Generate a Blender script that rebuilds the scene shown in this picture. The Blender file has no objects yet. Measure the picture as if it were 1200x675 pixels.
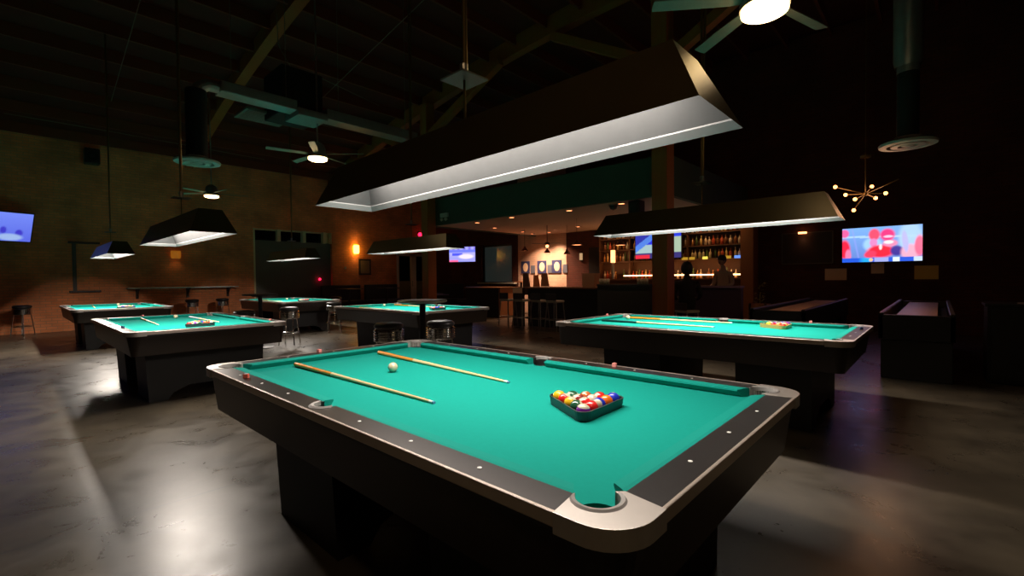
import bpy, bmesh, math, random
from mathutils import Vector, Matrix
random.seed(7)
sc = bpy.context.scene
col = sc.collection
PI = math.pi

# ------------------------------------------------------------------ materials
def new_mat(name):
    m = bpy.data.materials.new(name); m.use_nodes = True
    nt = m.node_tree
    return m, nt, nt.nodes['Principled BSDF']

def mat(name, c, rough=.5, metal=0, spec=.5, noise=0, nscale=20, coat=0, bump=0):
    m, nt, b = new_mat(name)
    b.inputs['Base Color'].default_value = (*c, 1)
    b.inputs['Roughness'].default_value = rough
    b.inputs['Metallic'].default_value = metal
    b.inputs['Specular IOR Level'].default_value = spec
    if coat:
        b.inputs['Coat Weight'].default_value = coat
        b.inputs['Coat Roughness'].default_value = .08
    tc = nt.nodes.new('ShaderNodeTexCoord')
    nz = nt.nodes.new('ShaderNodeTexNoise'); nz.inputs['Scale'].default_value = nscale
    nz.inputs['Detail'].default_value = 5
    nt.links.new(tc.outputs['Object'], nz.inputs['Vector'])
    rp = nt.nodes.new('ShaderNodeMix'); rp.data_type = 'RGBA'
    k = noise if noise else .04
    rp.inputs['A'].default_value = (*[x * (1 - k) for x in c], 1)
    rp.inputs['B'].default_value = (*[min(1, x * (1 + k)) for x in c], 1)
    nt.links.new(nz.outputs['Fac'], rp.inputs['Factor'])
    nt.links.new(rp.outputs['Result'], b.inputs['Base Color'])
    if bump:
        bp = nt.nodes.new('ShaderNodeBump'); bp.inputs['Strength'].default_value = bump
        bp.inputs['Distance'].default_value = .01
        nt.links.new(nz.outputs['Fac'], bp.inputs['Height']); nt.links.new(bp.outputs['Normal'], b.inputs['Normal'])
    return m

def emis(name, c, s, base=(.1, .1, .1)):
    m, nt, b = new_mat(name)
    b.inputs['Base Color'].default_value = (*base, 1)
    b.inputs['Emission Color'].default_value = (*c, 1)
    b.inputs['Emission Strength'].default_value = s
    return m

def screen_mat(name, s):
    m, nt, b = new_mat(name)
    b.inputs['Base Color'].default_value = (.01, .01, .01, 1)
    b.inputs['Roughness'].default_value = .2
    a = nt.nodes.new('ShaderNodeVertexColor'); a.layer_name = 'picture'
    nt.links.new(a.outputs['Color'], b.inputs['Emission Color'])
    b.inputs['Emission Strength'].default_value = s
    return m

def wood(name, c1, c2, rough=.4, scale=(2, 30, 30), coat=0):
    m, nt, b = new_mat(name)
    tc = nt.nodes.new('ShaderNodeTexCoord'); mp = nt.nodes.new('ShaderNodeMapping')
    mp.inputs['Scale'].default_value = scale
    nz = nt.nodes.new('ShaderNodeTexNoise'); nz.inputs['Scale'].default_value = 1.5; nz.inputs['Detail'].default_value = 6
    mx = nt.nodes.new('ShaderNodeMix'); mx.data_type = 'RGBA'
    mx.inputs['A'].default_value = (*c1, 1); mx.inputs['B'].default_value = (*c2, 1)
    nt.links.new(tc.outputs['Object'], mp.inputs['Vector']); nt.links.new(mp.outputs['Vector'], nz.inputs['Vector'])
    nt.links.new(nz.outputs['Fac'], mx.inputs['Factor']); nt.links.new(mx.outputs['Result'], b.inputs['Base Color'])
    b.inputs['Roughness'].default_value = rough
    if coat: b.inputs['Coat Weight'].default_value = coat
    return m

def floor_mat():
    m, nt, b = new_mat('polished_concrete')
    N = nt.nodes.new; L = nt.links.new
    tc = N('ShaderNodeTexCoord')
    n1 = N('ShaderNodeTexNoise'); n1.inputs['Scale'].default_value = .9; n1.inputs['Detail'].default_value = 9; n1.inputs['Roughness'].default_value = .62
    n1.inputs['Distortion'].default_value = .15
    n2 = N('ShaderNodeTexNoise'); n2.inputs['Scale'].default_value = 7; n2.inputs['Detail'].default_value = 8; n2.inputs['Roughness'].default_value = .7
    n3 = N('ShaderNodeTexNoise'); n3.inputs['Scale'].default_value = 2.6; n3.inputs['Detail'].default_value = 10; n3.inputs['Roughness'].default_value = .68; n3.inputs['Distortion'].default_value = .8
    for n in (n1, n2, n3): L(tc.outputs['Object'], n.inputs['Vector'])
    r = N('ShaderNodeValToRGB')
    e = r.color_ramp.elements
    e[0].position = .32; e[0].color = (.028, .023, .017, 1)
    e[1].position = .70; e[1].color = (.118, .095, .064, 1)
    L(n1.outputs['Fac'], r.inputs['Fac'])
    r2 = N('ShaderNodeValToRGB'); e = r2.color_ramp.elements
    e[0].position = .25; e[0].color = (.78, .78, .78, 1); e[1].position = .8; e[1].color = (1.15, 1.14, 1.12, 1)
    L(n3.outputs['Fac'], r2.inputs['Fac'])
    mu = N('ShaderNodeMix'); mu.data_type = 'RGBA'; mu.blend_type = 'MULTIPLY'; mu.inputs['Factor'].default_value = 1
    L(r.outputs['Color'], mu.inputs['A']); L(r2.outputs['Color'], mu.inputs['B'])
    # saw-cut control joints every few metres
    sp = N('ShaderNodeSeparateXYZ'); L(tc.outputs['Object'], sp.inputs['Vector'])
    masks = []
    for ax, off in (('Y', 1.5), ('Y', 1.5)):
        a = N('ShaderNodeMath'); a.operation = 'ADD'; a.inputs[1].default_value = 40 + 0 - off
        L(sp.outputs[ax], a.inputs[0])
        w = N('ShaderNodeMath'); w.operation = 'MODULO'; w.inputs[1].default_value = 4.0; L(a.outputs[0], w.inputs[0])
        lt = N('ShaderNodeMath'); lt.operation = 'LESS_THAN'; lt.inputs[1].default_value = .010; L(w.outputs[0], lt.inputs[0])
        masks.append(lt)
    mm = N('ShaderNodeMath'); mm.operation = 'MAXIMUM'; L(masks[0].outputs[0], mm.inputs[0]); L(masks[1].outputs[0], mm.inputs[1])
    mj = N('ShaderNodeMix'); mj.data_type = 'RGBA'; mj.inputs['B'].default_value = (.035, .032, .03, 1)
    L(mm.outputs[0], mj.inputs['Factor']); L(mu.outputs['Result'], mj.inputs['A'])
    L(mj.outputs['Result'], b.inputs['Base Color'])
    mr = N('ShaderNodeMapRange'); mr.inputs['From Min'].default_value = .3; mr.inputs['From Max'].default_value = .7
    mr.inputs['To Min'].default_value = .24; mr.inputs['To Max'].default_value = .38
    L(n3.outputs['Fac'], mr.inputs['Value']); L(mr.outputs['Result'], b.inputs['Roughness'])
    bp = N('ShaderNodeBump'); bp.inputs['Strength'].default_value = .10; bp.inputs['Distance'].default_value = .01
    L(n3.outputs['Fac'], bp.inputs['Height']); L(bp.outputs['Normal'], b.inputs['Normal'])
    return m

def brick_mat(name, c1, c2, mort, axis='X'):
    m, nt, b = new_mat(name)
    N = nt.nodes.new; L = nt.links.new
    tc = N('ShaderNodeTexCoord'); sp = N('ShaderNodeSeparateXYZ'); cb = N('ShaderNodeCombineXYZ')
    L(tc.outputs['Object'], sp.inputs['Vector']); L(sp.outputs[axis], cb.inputs['X']); L(sp.outputs['Z'], cb.inputs['Y'])
    br = N('ShaderNodeTexBrick')
    br.inputs['Scale'].default_value = 1; br.inputs['Brick Width'].default_value = .215; br.inputs['Row Height'].default_value = .075
    br.inputs['Mortar Size'].default_value = .008; br.inputs['Mortar Smooth'].default_value = .3
    br.inputs['Color1'].default_value = (*c1, 1); br.inputs['Color2'].default_value = (*c2, 1); br.inputs['Mortar'].default_value = (*mort, 1)
    L(cb.outputs['Vector'], br.inputs['Vector'])
    nz = N('ShaderNodeTexNoise'); nz.inputs['Scale'].default_value = 1.2; nz.inputs['Detail'].default_value = 8
    L(tc.outputs['Object'], nz.inputs['Vector'])
    rp = N('ShaderNodeValToRGB'); e = rp.color_ramp.elements
    e[0].position = .3; e[0].color = (.6, .6, .6, 1); e[1].position = .7; e[1].color = (1.15, 1.1, 1.05, 1)
    L(nz.outputs['Fac'], rp.inputs['Fac'])
    mu = N('ShaderNodeMix'); mu.data_type = 'RGBA'; mu.blend_type = 'MULTIPLY'; mu.inputs['Factor'].default_value = 1
    L(br.outputs['Color'], mu.inputs['A']); L(rp.outputs['Color'], mu.inputs['B']); L(mu.outputs['Result'], b.inputs['Base Color'])
    b.inputs['Roughness'].default_value = .9
    bp = N('ShaderNodeBump'); bp.inputs['Strength'].default_value = .5; bp.inputs['Distance'].default_value = .01; bp.invert = True
    L(br.outputs['Fac'], bp.inputs['Height']); L(bp.outputs['Normal'], b.inputs['Normal'])
    return m

def ball_mat(name, c, stripe=False):
    m, nt, b = new_mat(name)
    b.inputs['Roughness'].default_value = .12
    b.inputs['Coat Weight'].default_value = .5
    N = nt.nodes.new; L = nt.links.new
    tc = N('ShaderNodeTexCoord'); sp = N('ShaderNodeSeparateXYZ'); L(tc.outputs['Object'], sp.inputs['Vector'])
    # number spot at +X pole of the ball, stripe band about the ball's X axis
    ab = N('ShaderNodeMath'); ab.operation = 'ABSOLUTE'; L(sp.outputs['X'], ab.inputs[0])
    gt = N('ShaderNodeMath'); gt.operation = 'GREATER_THAN'
    L(ab.outputs[0], gt.inputs[0])
    mx = N('ShaderNodeMix'); mx.data_type = 'RGBA'
    cream = (.62, .57, .42, 1)
    if stripe:
        gt.inputs[1].default_value = .0155
    else:
        gt.inputs[1].default_value = .0268
    mx.inputs['A'].default_value = (*c, 1); mx.inputs['B'].default_value = cream
    L(gt.outputs[0], mx.inputs['Factor']); L(mx.outputs['Result'], b.inputs['Base Color'])
    return m

M = {}
M['floor'] = floor_mat()
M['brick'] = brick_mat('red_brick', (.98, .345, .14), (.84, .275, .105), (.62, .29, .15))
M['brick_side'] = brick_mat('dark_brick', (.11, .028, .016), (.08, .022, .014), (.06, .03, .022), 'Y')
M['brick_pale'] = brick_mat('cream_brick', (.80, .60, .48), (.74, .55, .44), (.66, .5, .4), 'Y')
M['deck'] = wood('roof_deck', (.060, .009, .003), (.095, .014, .005), .8, (1, 8, 1))
M['joist'] = wood('joist_timber', (.13, .024, .006), (.19, .036, .009), .7, (1, 20, 20))
M['timber'] = wood('beam_timber', (.29, .085, .012), (.40, .12, .02), .65, (14, 14, 1.2))
M['black'] = mat('black_laminate', (.010, .009, .009), .38, 0, .5, .2)
M['apron'] = mat('dark_walnut_laminate', (.022, .014, .010), .36, 0, .5, .25, 8)
M['base'] = mat('charcoal_base_panel', (.010, .010, .011), .5, 0, .5, .2)
M['rail'] = mat('satin_black_rail', (.066, .062, .062), .34, .75, .9, .15, 6)
M['alu'] = mat('brushed_aluminium', (.66, .61, .57), .36, .7, .5, .06, 30)
M['trim'] = mat('aluminium_trim', (.66, .57, .50), .33, .6, .5, .06, 30)
M['cloth'] = mat('green_billiard_cloth', (.005, .285, .235), .95, 0, .12, .05, 60)
M['cushion'] = mat('green_cushion_cloth', (.005, .285, .235), .9, 0, .15, .04, 60)
M['rubber'] = mat('grey_pocket_rubber', (.34, .32, .31), .5, 0, .4, .1)
M['liner'] = mat('black_pocket_liner', (.045, .045, .048), .5, 0, .5, .1)
M['pearl'] = emis('pearl_sight', (1, 1, 1), 0, (.9, .88, .85)); 
M['hood'] = mat('dark_bronze_hood', (.070, .050, .022), .34, .25, .5, .15, 5)
M['hood_in'] = mat('grey_reflector', (.060, .062, .064), .55, 0, .3, .12, 14)
M['hood_lip'] = mat('pale_lip', (.20, .205, .21), .5, 0, .4, .05)
M['tube'] = emis('fluorescent_tube', (1, .97, .95), 2.0, (.8, .8, .8))
M['brass'] = mat('aged_brass_pole', (.20, .13, .05), .35, .8)
M['steel'] = mat('grey_steel', (.40, .38, .36), .35, .8)
M['chrome'] = mat('chrome', (.80, .78, .76), .12, 1)
M['vinyl'] = mat('black_vinyl', (.022, .021, .022), .32, 0, .5, .1)
M['maple'] = wood('maple_shaft', (.80, .60, .32), (.74, .52, .26), .3, (60, 2, 60))
M['butt'] = wood('honey_butt', (.80, .29, .03), (.70, .23, .02), .25, (60, 3, 60), .3)
M['butt_grey'] = mat('silver_grey_butt', (.55, .58, .66), .3, 0)
M['butt_dark'] = mat('dark_green_butt', (.01, .05, .05), .3, 0)
M['ferrule'] = mat('white_ferrule', (.9, .88, .8), .3)
M['tip'] = mat('blue_tip', (.12, .3, .5), .9)
M['tray'] = mat('black_plastic_tray', (.040, .043, .045), .4, 0, .5, .1)
M['tray_wood'] = wood('yellow_wood_rack', (.62, .40, .12), (.55, .33, .1), .4)
M['white'] = ball_mat('cue_ball_resin', (.62, .56, .38))
M['chalk_pink'] = mat('pink_chalk', (.80, .28, .26), .9)
M['chalk_red'] = mat('red_chalk', (.55, .10, .06), .9)
M['chalk_blue'] = mat('pale_blue_chalk', (.55, .70, .78), .9)
M['chalk_dark'] = mat('navy_chalk', (.03, .04, .10), .8)
M['fan_light'] = emis('fan_globe', (1, .66, .28), 9, (.8, .8, .7))
M['blade'] = mat('grey_oak_blade', (.20, .19, .15), .5, 0, .4, .15)
M['galv'] = mat('galvanised_duct', (.34, .34, .32), .38, .75, .5, .15, 10)
M['duct_black'] = mat('black_flex_duct', (.012, .012, .011), .7, 0, .3, .2, 30)
M['diffuser'] = mat('pale_grey_diffuser', (.52, .54, .50), .5, 0, .5, .15)
M['dirty_diffuser'] = mat('brown_grey_diffuser', (.42, .33, .28), .5, 0, .5, .3, 9)
M['black_metal'] = mat('black_metal', (.012, .012, .012), .45, .2)
M['bulb'] = emis('amber_bulb', (1, .28, .07), 8, (.8, .6, .4))
M['sconce'] = emis('amber_sconce', (1, .52, .06), 9, (.8, .6, .3))
M['sconce_dim'] = emis('dim_orange_sconce', (1, .30, .02), .22, (.3, .15, .03))
M['lantern'] = emis('lantern_glow', (1, .36, .14), 2.6, (.8, .6, .4))
M['red_led'] = emis('red_light', (1, .01, .05), 5, (.3, 0, 0))
M['downlight'] = emis('downlight_lens', (1, .33, .12), 5, (.5, .3, .2))
M['strip'] = emis('warm_led_strip', (1, .50, .22), 7, (.8, .6, .4))
M['soffit'] = mat('dark_green_soffit', (.060, .085, .060), .85, 0, .3, .1, 2)
M['bar_ceiling'] = mat('tan_bar_ceiling', (.50, .36, .26), .8, 0, .3, .1, 1)
M['wall_dark'] = mat('dark_plum_wall', (.055, .022, .020), .85, 0, .3, .1, 2)
M['wall_plain'] = mat('brown_black_wall', (.05, .03, .02), .9, 0, .3, .1, 2)
M['panel_grey'] = mat('grey_green_panel', (.15, .15, .125), .7, 0, .4, .12, 3)
M['night'] = mat('night_glass', (.004, .005, .006), .06, 0, .5, .2)
M['cream_frame'] = mat('cream_painted_wood', (.75, .66, .40), .6)
M['pink_frame'] = mat('off_white_door_frame', (.95, .80, .80), .6)
M['olive_panel'] = mat('olive_painted_panel', (.26, .23, .13), .7)
M['bar_black'] = mat('black_bar_front', (.006, .006, .007), .6)
M['bar_top'] = wood('brown_bar_top', (.22, .10, .04), (.15, .065, .03), .35)
M['pony'] = mat('slate_grey_partition', (.045, .052, .048), .8)
M['purple'] = mat('tv_tinted_partition', (.075, .045, .09), .75)  # purple stands in for the tint cast by television light
M['purple_top'] = mat('tv_tinted_ledge', (.25, .16, .28), .5)  # same television tint put into the ledge colour
M['shuffle'] = wood('pale_maple_lane', (.75, .50, .42), (.68, .44, .37), .35, (2, 30, 30))
M['gutter'] = mat('dark_felt_gutter', (.02, .018, .02), .9)
M['paper'] = mat('tan_paper', (.85, .60, .44), .8)
M['paper_gold'] = mat('gold_board', (.75, .50, .07), .5)
M['cardboard'] = mat('tan_cardboard', (.38, .22, .13), .85)
M['bright_paper'] = mat('cream_paper', (.75, .58, .42), .8)
M['navy'] = mat('navy_print', (.035, .05, .16), .6)
M['oval'] = mat('cream_oval', (.85, .72, .52), .6)
M['slate'] = mat('slate_print', (.11, .14, .20), .6)
M['iron'] = mat('dark_iron', (.05, .035, .03), .5, .4)
M['shade'] = mat('dark_red_shade', (.10, .03, .02), .5, .2)
M['shelf'] = wood('dark_shelf_wood', (.12, .05, .02), (.08, .035, .015), .5)
M['skin'] = mat('skin', (.45, .25, .17), .6)
M['shirt_dark'] = mat('black_shirt', (.010, .010, .012), .8)
M['hair_dark'] = mat('black_hair', (.008, .007, .007), .6)
M['shirt_grey'] = mat('pale_grey_shirt', (.45, .36, .30), .8)
M['trouser'] = mat('dark_trousers', (.02, .02, .03), .8)
M['leaf'] = mat('yellow_green_leaf', (.22, .20, .04), .6)
M['terracotta'] = mat('terracotta_pot', (.35, .15, .06), .7)
M['orange_wood'] = wood('orange_stained_wood', (.35, .14, .05), (.26, .10, .035), .5)
M['conduit'] = mat('grey_conduit', (.20, .18, .14), .5, .5)
M['dark_frame'] = mat('dark_picture_frame', (.03, .02, .015), .5)
M['art'] = mat('faded_print', (.25, .18, .10), .7, noise=.3)
M['board'] = mat('brown_black_board', (.035, .016, .012), .6)
M['pale_line'] = mat('dull_silver_frame', (.16, .14, .12), .4, .5)
M['concrete_pale'] = mat('pale_plastic', (.5, .5, .45), .6)

# ------------------------------------------------------------------ mesh helpers
class MB:
    def __init__(s): s.bm = bmesh.new()
    def box(s, x0, x1, y0, y1, z0, z1, bev=0):
        r = bmesh.ops.create_cube(s.bm, size=1)
        for v in r['verts']:
            v.co = Vector(((x0 + x1) / 2 + v.co.x * (x1 - x0), (y0 + y1) / 2 + v.co.y * (y1 - y0), (z0 + z1) / 2 + v.co.z * (z1 - z0)))
        if bev:
            ed = list({e for v in r['verts'] for e in v.link_edges})
            bmesh.ops.bevel(s.bm, geom=ed, offset=bev, segments=2, affect='EDGES', profile=.5)
        return s
    def cyl(s, p, q, r0, r1=None, n=16, caps=True):
        p, q = Vector(p), Vector(q); r1 = r0 if r1 is None else r1
        d = q - p
        rot = d.to_track_quat('Z', 'Y').to_matrix().to_4x4()
        bmesh.ops.create_cone(s.bm, cap_ends=caps, segments=n, radius1=r0, radius2=r1, depth=d.length,
                              matrix=Matrix.Translation((p + q) / 2) @ rot)
        return s
    def tube(s, pts, r, n=8):
        for a, b in zip(pts[:-1], pts[1:]): s.cyl(a, b, r, r, n)
        for p in pts[1:-1]: s.sph(p, r, 8, 6)
        return s
    def sph(s, c, r, u=16, v=10, sc3=(1, 1, 1)):
        bmesh.ops.create_uvsphere(s.bm, u_segments=u, v_segments=v, radius=r,
                                  matrix=Matrix.Translation(c) @ Matrix.Diagonal((*sc3, 1)))
        return s
    def ring(s, c, R, r, n=24, m=8, a0=0, a1=2 * PI):
        closed = abs(a1 - a0 - 2 * PI) < 1e-6
        k = n if closed else n + 1
        vs = []
        for i in range(k):
            a = a0 + (a1 - a0) * i / n
            vs.append([s.bm.verts.new((c[0] + (R + r * math.cos(b)) * math.cos(a), c[1] + (R + r * math.cos(b)) * math.sin(a), c[2] + r * math.sin(b)))
                       for b in [2 * PI * j / m for j in range(m)]])
        for i in range(n):
            A, B = vs[i], vs[(i + 1) % k]
            for j in range(m):
                s.bm.faces.new((A[j], B[j], B[(j + 1) % m], A[(j + 1) % m]))
        return s
    def lathe(s, prof, c=(0, 0, 0), n=24):
        rows = []
        for r, z in prof:
            rows.append([s.bm.verts.new((c[0] + r * math.cos(2 * PI * i / n), c[1] + r * math.sin(2 * PI * i / n), c[2] + z)) for i in range(n)])
        for A, B in zip(rows[:-1], rows[1:]):
            for i in range(n): s.bm.faces.new((A[i], A[(i + 1) % n], B[(i + 1) % n], B[i]))
        return s
    def prism(s, poly, z0, z1):
        a = [s.bm.verts.new((x, y, z0)) for x, y in poly]; b = [s.bm.verts.new((x, y, z1)) for x, y in poly]
        s.bm.faces.new(a[::-1]); s.bm.faces.new(b)
        n = len(poly)
        for i in range(n): s.bm.faces.new((a[i], a[(i + 1) % n], b[(i + 1) % n], b[i]))
        return s
    def extrude_section(s, sec, path0, path1, ends=(0, 0)):
        """sec: list of (u, z); path0->path1 run with per-end skew: point at u is shifted along the run by ends*u"""
        p0, p1 = Vector(path0), Vector(path1); d = (p1 - p0).normalized(); nrm = Vector((-d.y, d.x, 0))
        A = [s.bm.verts.new(p0 + nrm * u + Vector((0, 0, z)) + d * (ends[0] * u)) for u, z in sec]
        B = [s.bm.verts.new(p1 + nrm * u + Vector((0, 0, z)) - d * (ends[1] * u)) for u, z in sec]
        n = len(sec)
        s.bm.faces.new(A[::-1]); s.bm.faces.new(B)
        for i in range(n): s.bm.faces.new((A[i], A[(i + 1) % n], B[(i + 1) % n], B[i]))
        return s
    def quad(s, *pts):
        s.bm.faces.new([s.bm.verts.new(p) for p in pts]); return s
    def build(s, name, m, parent=None, smooth=False, loc=None):
        bmesh.ops.recalc_face_normals(s.bm, faces=s.bm.faces)
        me = bpy.data.meshes.new(name); s.bm.to_mesh(me); s.bm.free()
        if isinstance(m, str): m = M[m]
        me.materials.append(m)
        if smooth:
            me.shade_smooth()
            me.set_sharp_from_angle(angle=math.radians(38))
        o = bpy.data.objects.new(name, me); col.objects.link(o)
        if parent: o.parent = parent
        if loc: o.location = loc
        return o

def tag(o, label=None, cat=None, group=None, kind=None):
    if label: o['label'] = label
    if cat: o['category'] = cat
    if group: o['group'] = group
    if kind: o['kind'] = kind
    return o

def thing(name, label, cat, loc=(0, 0, 0), rz=0, group=None):
    o = bpy.data.objects.new(name, None); o.empty_display_size = .1; col.objects.link(o)
    o.location = loc; o.rotation_euler = (0, 0, rz)
    return tag(o, label, cat, group)

def children(o, idx={}):
    return [c for c in bpy.data.objects if c.parent == o]

def dup(root, loc, rz=None, label=None, group=None):
    def cp(o, par):
        c = o.copy(); col.objects.link(c)
        if par: c.parent = par
        for ch in children(o): cp(ch, c)
        return c
    r = cp(root, None)
    r.location = loc
    if rz is not None: r.rotation_euler = (0, 0, rz)
    if label: r['label'] = label
    if group: r['group'] = group
    return r

def struct(o): o['kind'] = 'structure'; return o

def cut(o, cutters):
    """boolean difference, baked into the mesh, cutters removed"""
    for c in cutters:
        md = o.modifiers.new('cut', 'BOOLEAN'); md.object = c; md.operation = 'DIFFERENCE'; md.solver = 'EXACT'
    bpy.context.view_layer.update()
    dg = bpy.context.evaluated_depsgraph_get()
    me = bpy.data.meshes.new_from_object(o.evaluated_get(dg))
    o.modifiers.clear(); old = o.data; o.data = me; me.name = old.name
    return o

# ------------------------------------------------------------------ room shell
def roof_z(y): return 7.4 - .0115 * (y - 2) ** 2

struct(MB().box(-5, 12.3, -7, 16.2, -.1, 0).build('floor', 'floor'))
# far (back) wall in pieces round the big window and the glazed door unit
WY = 15.8
wb = MB()
wb.box(-5, 4.24, WY, WY + .3, 0, 6.2)
wb.box(4.24, 7.06, WY, WY + .3, 3.17, 6.2)
wb.box(7.06, 9.97, WY, WY + .3, 0, 6.2)
wb.box(9.97, 11.95, WY, WY + .3, 2.46, 6.2)
wb.box(11.95, 12.3, WY, WY + .3, 0, 6.2)
struct(wb.build('wall_back', 'brick'))
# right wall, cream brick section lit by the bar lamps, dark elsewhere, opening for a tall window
wr = MB()
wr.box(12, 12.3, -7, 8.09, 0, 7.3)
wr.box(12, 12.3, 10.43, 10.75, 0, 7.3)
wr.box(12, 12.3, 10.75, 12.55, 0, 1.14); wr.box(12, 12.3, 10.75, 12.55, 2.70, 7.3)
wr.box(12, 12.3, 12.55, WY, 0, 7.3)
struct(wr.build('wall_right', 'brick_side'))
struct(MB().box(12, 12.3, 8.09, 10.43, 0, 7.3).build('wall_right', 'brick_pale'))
struct(MB().box(-5.3, -5, -7, 16.2, 0, 7.3).build('wall_left', 'wall_plain'))
struct(MB().box(-5.3, 12.3, -7.3, -7, 0, 7.3).build('wall_front', 'wall_plain'))
# arched roof deck
cb_ = MB(); N = 24
ys = [-7.3 + (16.2 + 7.3) * i / N for i in range(N + 1)]
for a, b in zip(ys[:-1], ys[1:]):
    for x0, x1 in ((-5.3, 12.4),):
        za, zb = roof_z(a), roof_z(b)
        v = [cb_.bm.verts.new(p) for p in ((x0, a, za), (x1, a, za), (x1, b, zb), (x0, b, zb), (x0, a, za + .1), (x1, a, za + .1), (x1, b, zb + .1), (x0, b, zb + .1))]
        for f in ((0, 1, 2, 3), (7, 6, 5, 4), (0, 4, 5, 1), (3, 2, 6, 7), (0, 3, 7, 4), (1, 5, 6, 2)):
            cb_.bm.faces.new([v[i] for i in f])
struct(cb_.build('ceiling', 'deck'))
# roof joists across the room, one per bay
j0 = None
y = -5.6
while y < 15.6:
    for xa, xb in ((-5, -2.31), (-2.09, 2.29), (2.51, 6.87), (7.13, 12)):
        if xb < 0 and y < 3: continue
        if xa > 7 and y > 9.5: pass
        o = MB().box(xa - (xa + xb) / 2, xb - (xa + xb) / 2, -.03, .03, -.13, .13).build('roof_joist', 'joist')
        o.location = ((xa + xb) / 2, y, roof_z(y) - .135)
        tag(o, 'dark timber joist running across under the dark plank roof', 'joist', 'joists under the roof deck')
    y += .95
# arched timber beams along the room, on posts with knee braces where x = 7
for bx, nm in ((-2.2, 'dark arched timber roof beam, farthest to the left'), (2.4, 'arched timber roof beam left of the hanging lamp pole'), (7.0, 'arched timber roof beam carried on the two timber posts')):
    m_ = MB(); pts = [-6.8 + 22.5 * i / 20 for i in range(21)]
    for a, b in zip(pts[:-1], pts[1:]):
        za, zb = roof_z(a) - .01, roof_z(b) - .01
        h = .42 if bx == 7 else .34; w = .11
        v = [m_.bm.verts.new(p) for p in ((bx - w, a, za - h), (bx + w, a, za - h), (bx + w, b, zb - h), (bx - w, b, zb - h), (bx - w, a, za), (bx + w, a, za), (bx + w, b, zb), (bx - w, b, zb))]
        for f in ((0, 1, 2, 3), (7, 6, 5, 4), (0, 4, 5, 1), (3, 2, 6, 7), (0, 3, 7, 4), (1, 5, 6, 2)):
            m_.bm.faces.new([v[i] for i in f])
    t = m_.build('roof_beam', 'timber'); tag(t, nm, 'beam', 'arched roof beams')
def post(x, y, w, top, label, braces):
    t = thing('timber_post', label, 'post', (x, y, 0))
    MB().box(-w / 2, w / 2, -w / 2, w / 2, 0, top, .01).build('shaft', 'timber', t)
    MB().box(-w / 2 - .02, w / 2 + .02, -w / 2 - .02, w / 2 + .02, 0, .12).build('base_plate', 'black_metal', t)
    for dy, z0, z1 in braces:
        s = 1 if dy > 0 else -1
        sec = [(-.09, -.09), (.09, -.09), (.09, .09), (-.09, .09)]
        a = Vector((0, s * w / 2, z0)); b = Vector((0, dy, z1)); d = (b - a).normalized(); up = Vector((1, 0, 0)); sd = d.cross(up)
        m_ = MB(); A = [m_.bm.verts.new(a + up * u + sd * v) for u, v in sec]; B = [m_.bm.verts.new(b + up * u + sd * v) for u, v in sec]
        m_.bm.faces.new(A[::-1]); m_.bm.faces.new(B)
        for i in range(4): m_.bm.faces.new((A[i], A[(i + 1) % 4], B[(i + 1) % 4], B[i]))
        m_.build('knee_brace', 'timber', t)
    return t
post(6.84, 2.03, .31, 6.95, 'thick square timber post in front of the bottle shelves', [(2.6, 5.4, 6.76), (-2.6, 5.4, 6.70)])
post(6.8, 9.25, .30, 6.4, 'thinner timber post by the far glazed door', [(-3.0, 5.5, 6.70), (2.4, 4.9, 5.95)])

# dropped bar ceiling with green soffit faces
struct(MB().box(7.12, 12, 2.1, 9.5, 2.93, 3.0).build('ceiling', 'bar_ceiling'))
struct(MB().box(7.02, 7.12, 2.1, 9.5, 2.90, 3.68).build('trim_1', 'soffit'))
struct(MB().box(7.12, 12, 2.0, 2.1, 2.90, 3.68).build('trim_2', 'soffit'))
struct(MB().box(7.12, 12, 9.5, 9.6, 2.90, 3.68).build('trim_3', 'soffit'))

# big window in the back wall: glass above, grey boarding below, cream posts
w1 = bpy.data.objects.new('window_1', None); col.objects.link(w1); w1['kind'] = 'structure'
for a, b in ((4.30, 5.05), (5.16, 5.94), (6.06, 6.72)):
    MB().box(a, b, WY + .20, WY + .21, 2.78, 3.12).build('pane', 'night', w1)
for a, b in ((4.24, 4.30), (5.05, 5.16), (5.94, 6.06), (6.72, 6.84), (6.99, 7.06)):
    MB().box(a, b, WY + .01, WY + .24, 2.74 if a > 4.24 else 0, 3.17).build('mullion', 'cream_frame', w1)
MB().box(4.24, 7.06, WY + .10, WY + .26, 3.12, 3.17).build('head_rail', 'cream_frame', w1)
MB().box(4.24, 7.06, WY + .14, WY + .26, 0, 2.76).build('lower_board', 'panel_grey', w1)
MB().box(6.84, 6.99, WY + .18, WY + .26, 0, 3.12).build('side_board', 'cream_frame', w1)
# tall night window in the right wall
w2 = bpy.data.objects.new('window_2', None); col.objects.link(w2); w2['kind'] = 'structure'
mg, nt, b = new_mat('tinted_night_glass'); b.inputs['Base Color'].default_value = (.10, .12, .12, 1); b.inputs['Roughness'].default_value = .15; b.inputs['Emission Color'].default_value = (.55, .8, .75, 1); b.inputs['Emission Strength'].default_value = .015  # faint glow put into the pane stands in for light outside
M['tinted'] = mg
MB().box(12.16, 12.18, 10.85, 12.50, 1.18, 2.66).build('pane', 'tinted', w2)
f = MB(); f.box(12.1, 12.2, 10.75, 10.87, 1.14, 2.7); f.box(12.1, 12.2, 12.48, 12.55, 1.14, 2.7); f.box(12.1, 12.2, 10.75, 12.55, 2.64, 2.7); f.build('frame', 'black_metal', w2)
MB().box(11.80, 12.12, 10.50, 12.60, 1.10, 1.16).build('sill', 'concrete_pale', w2)
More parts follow.
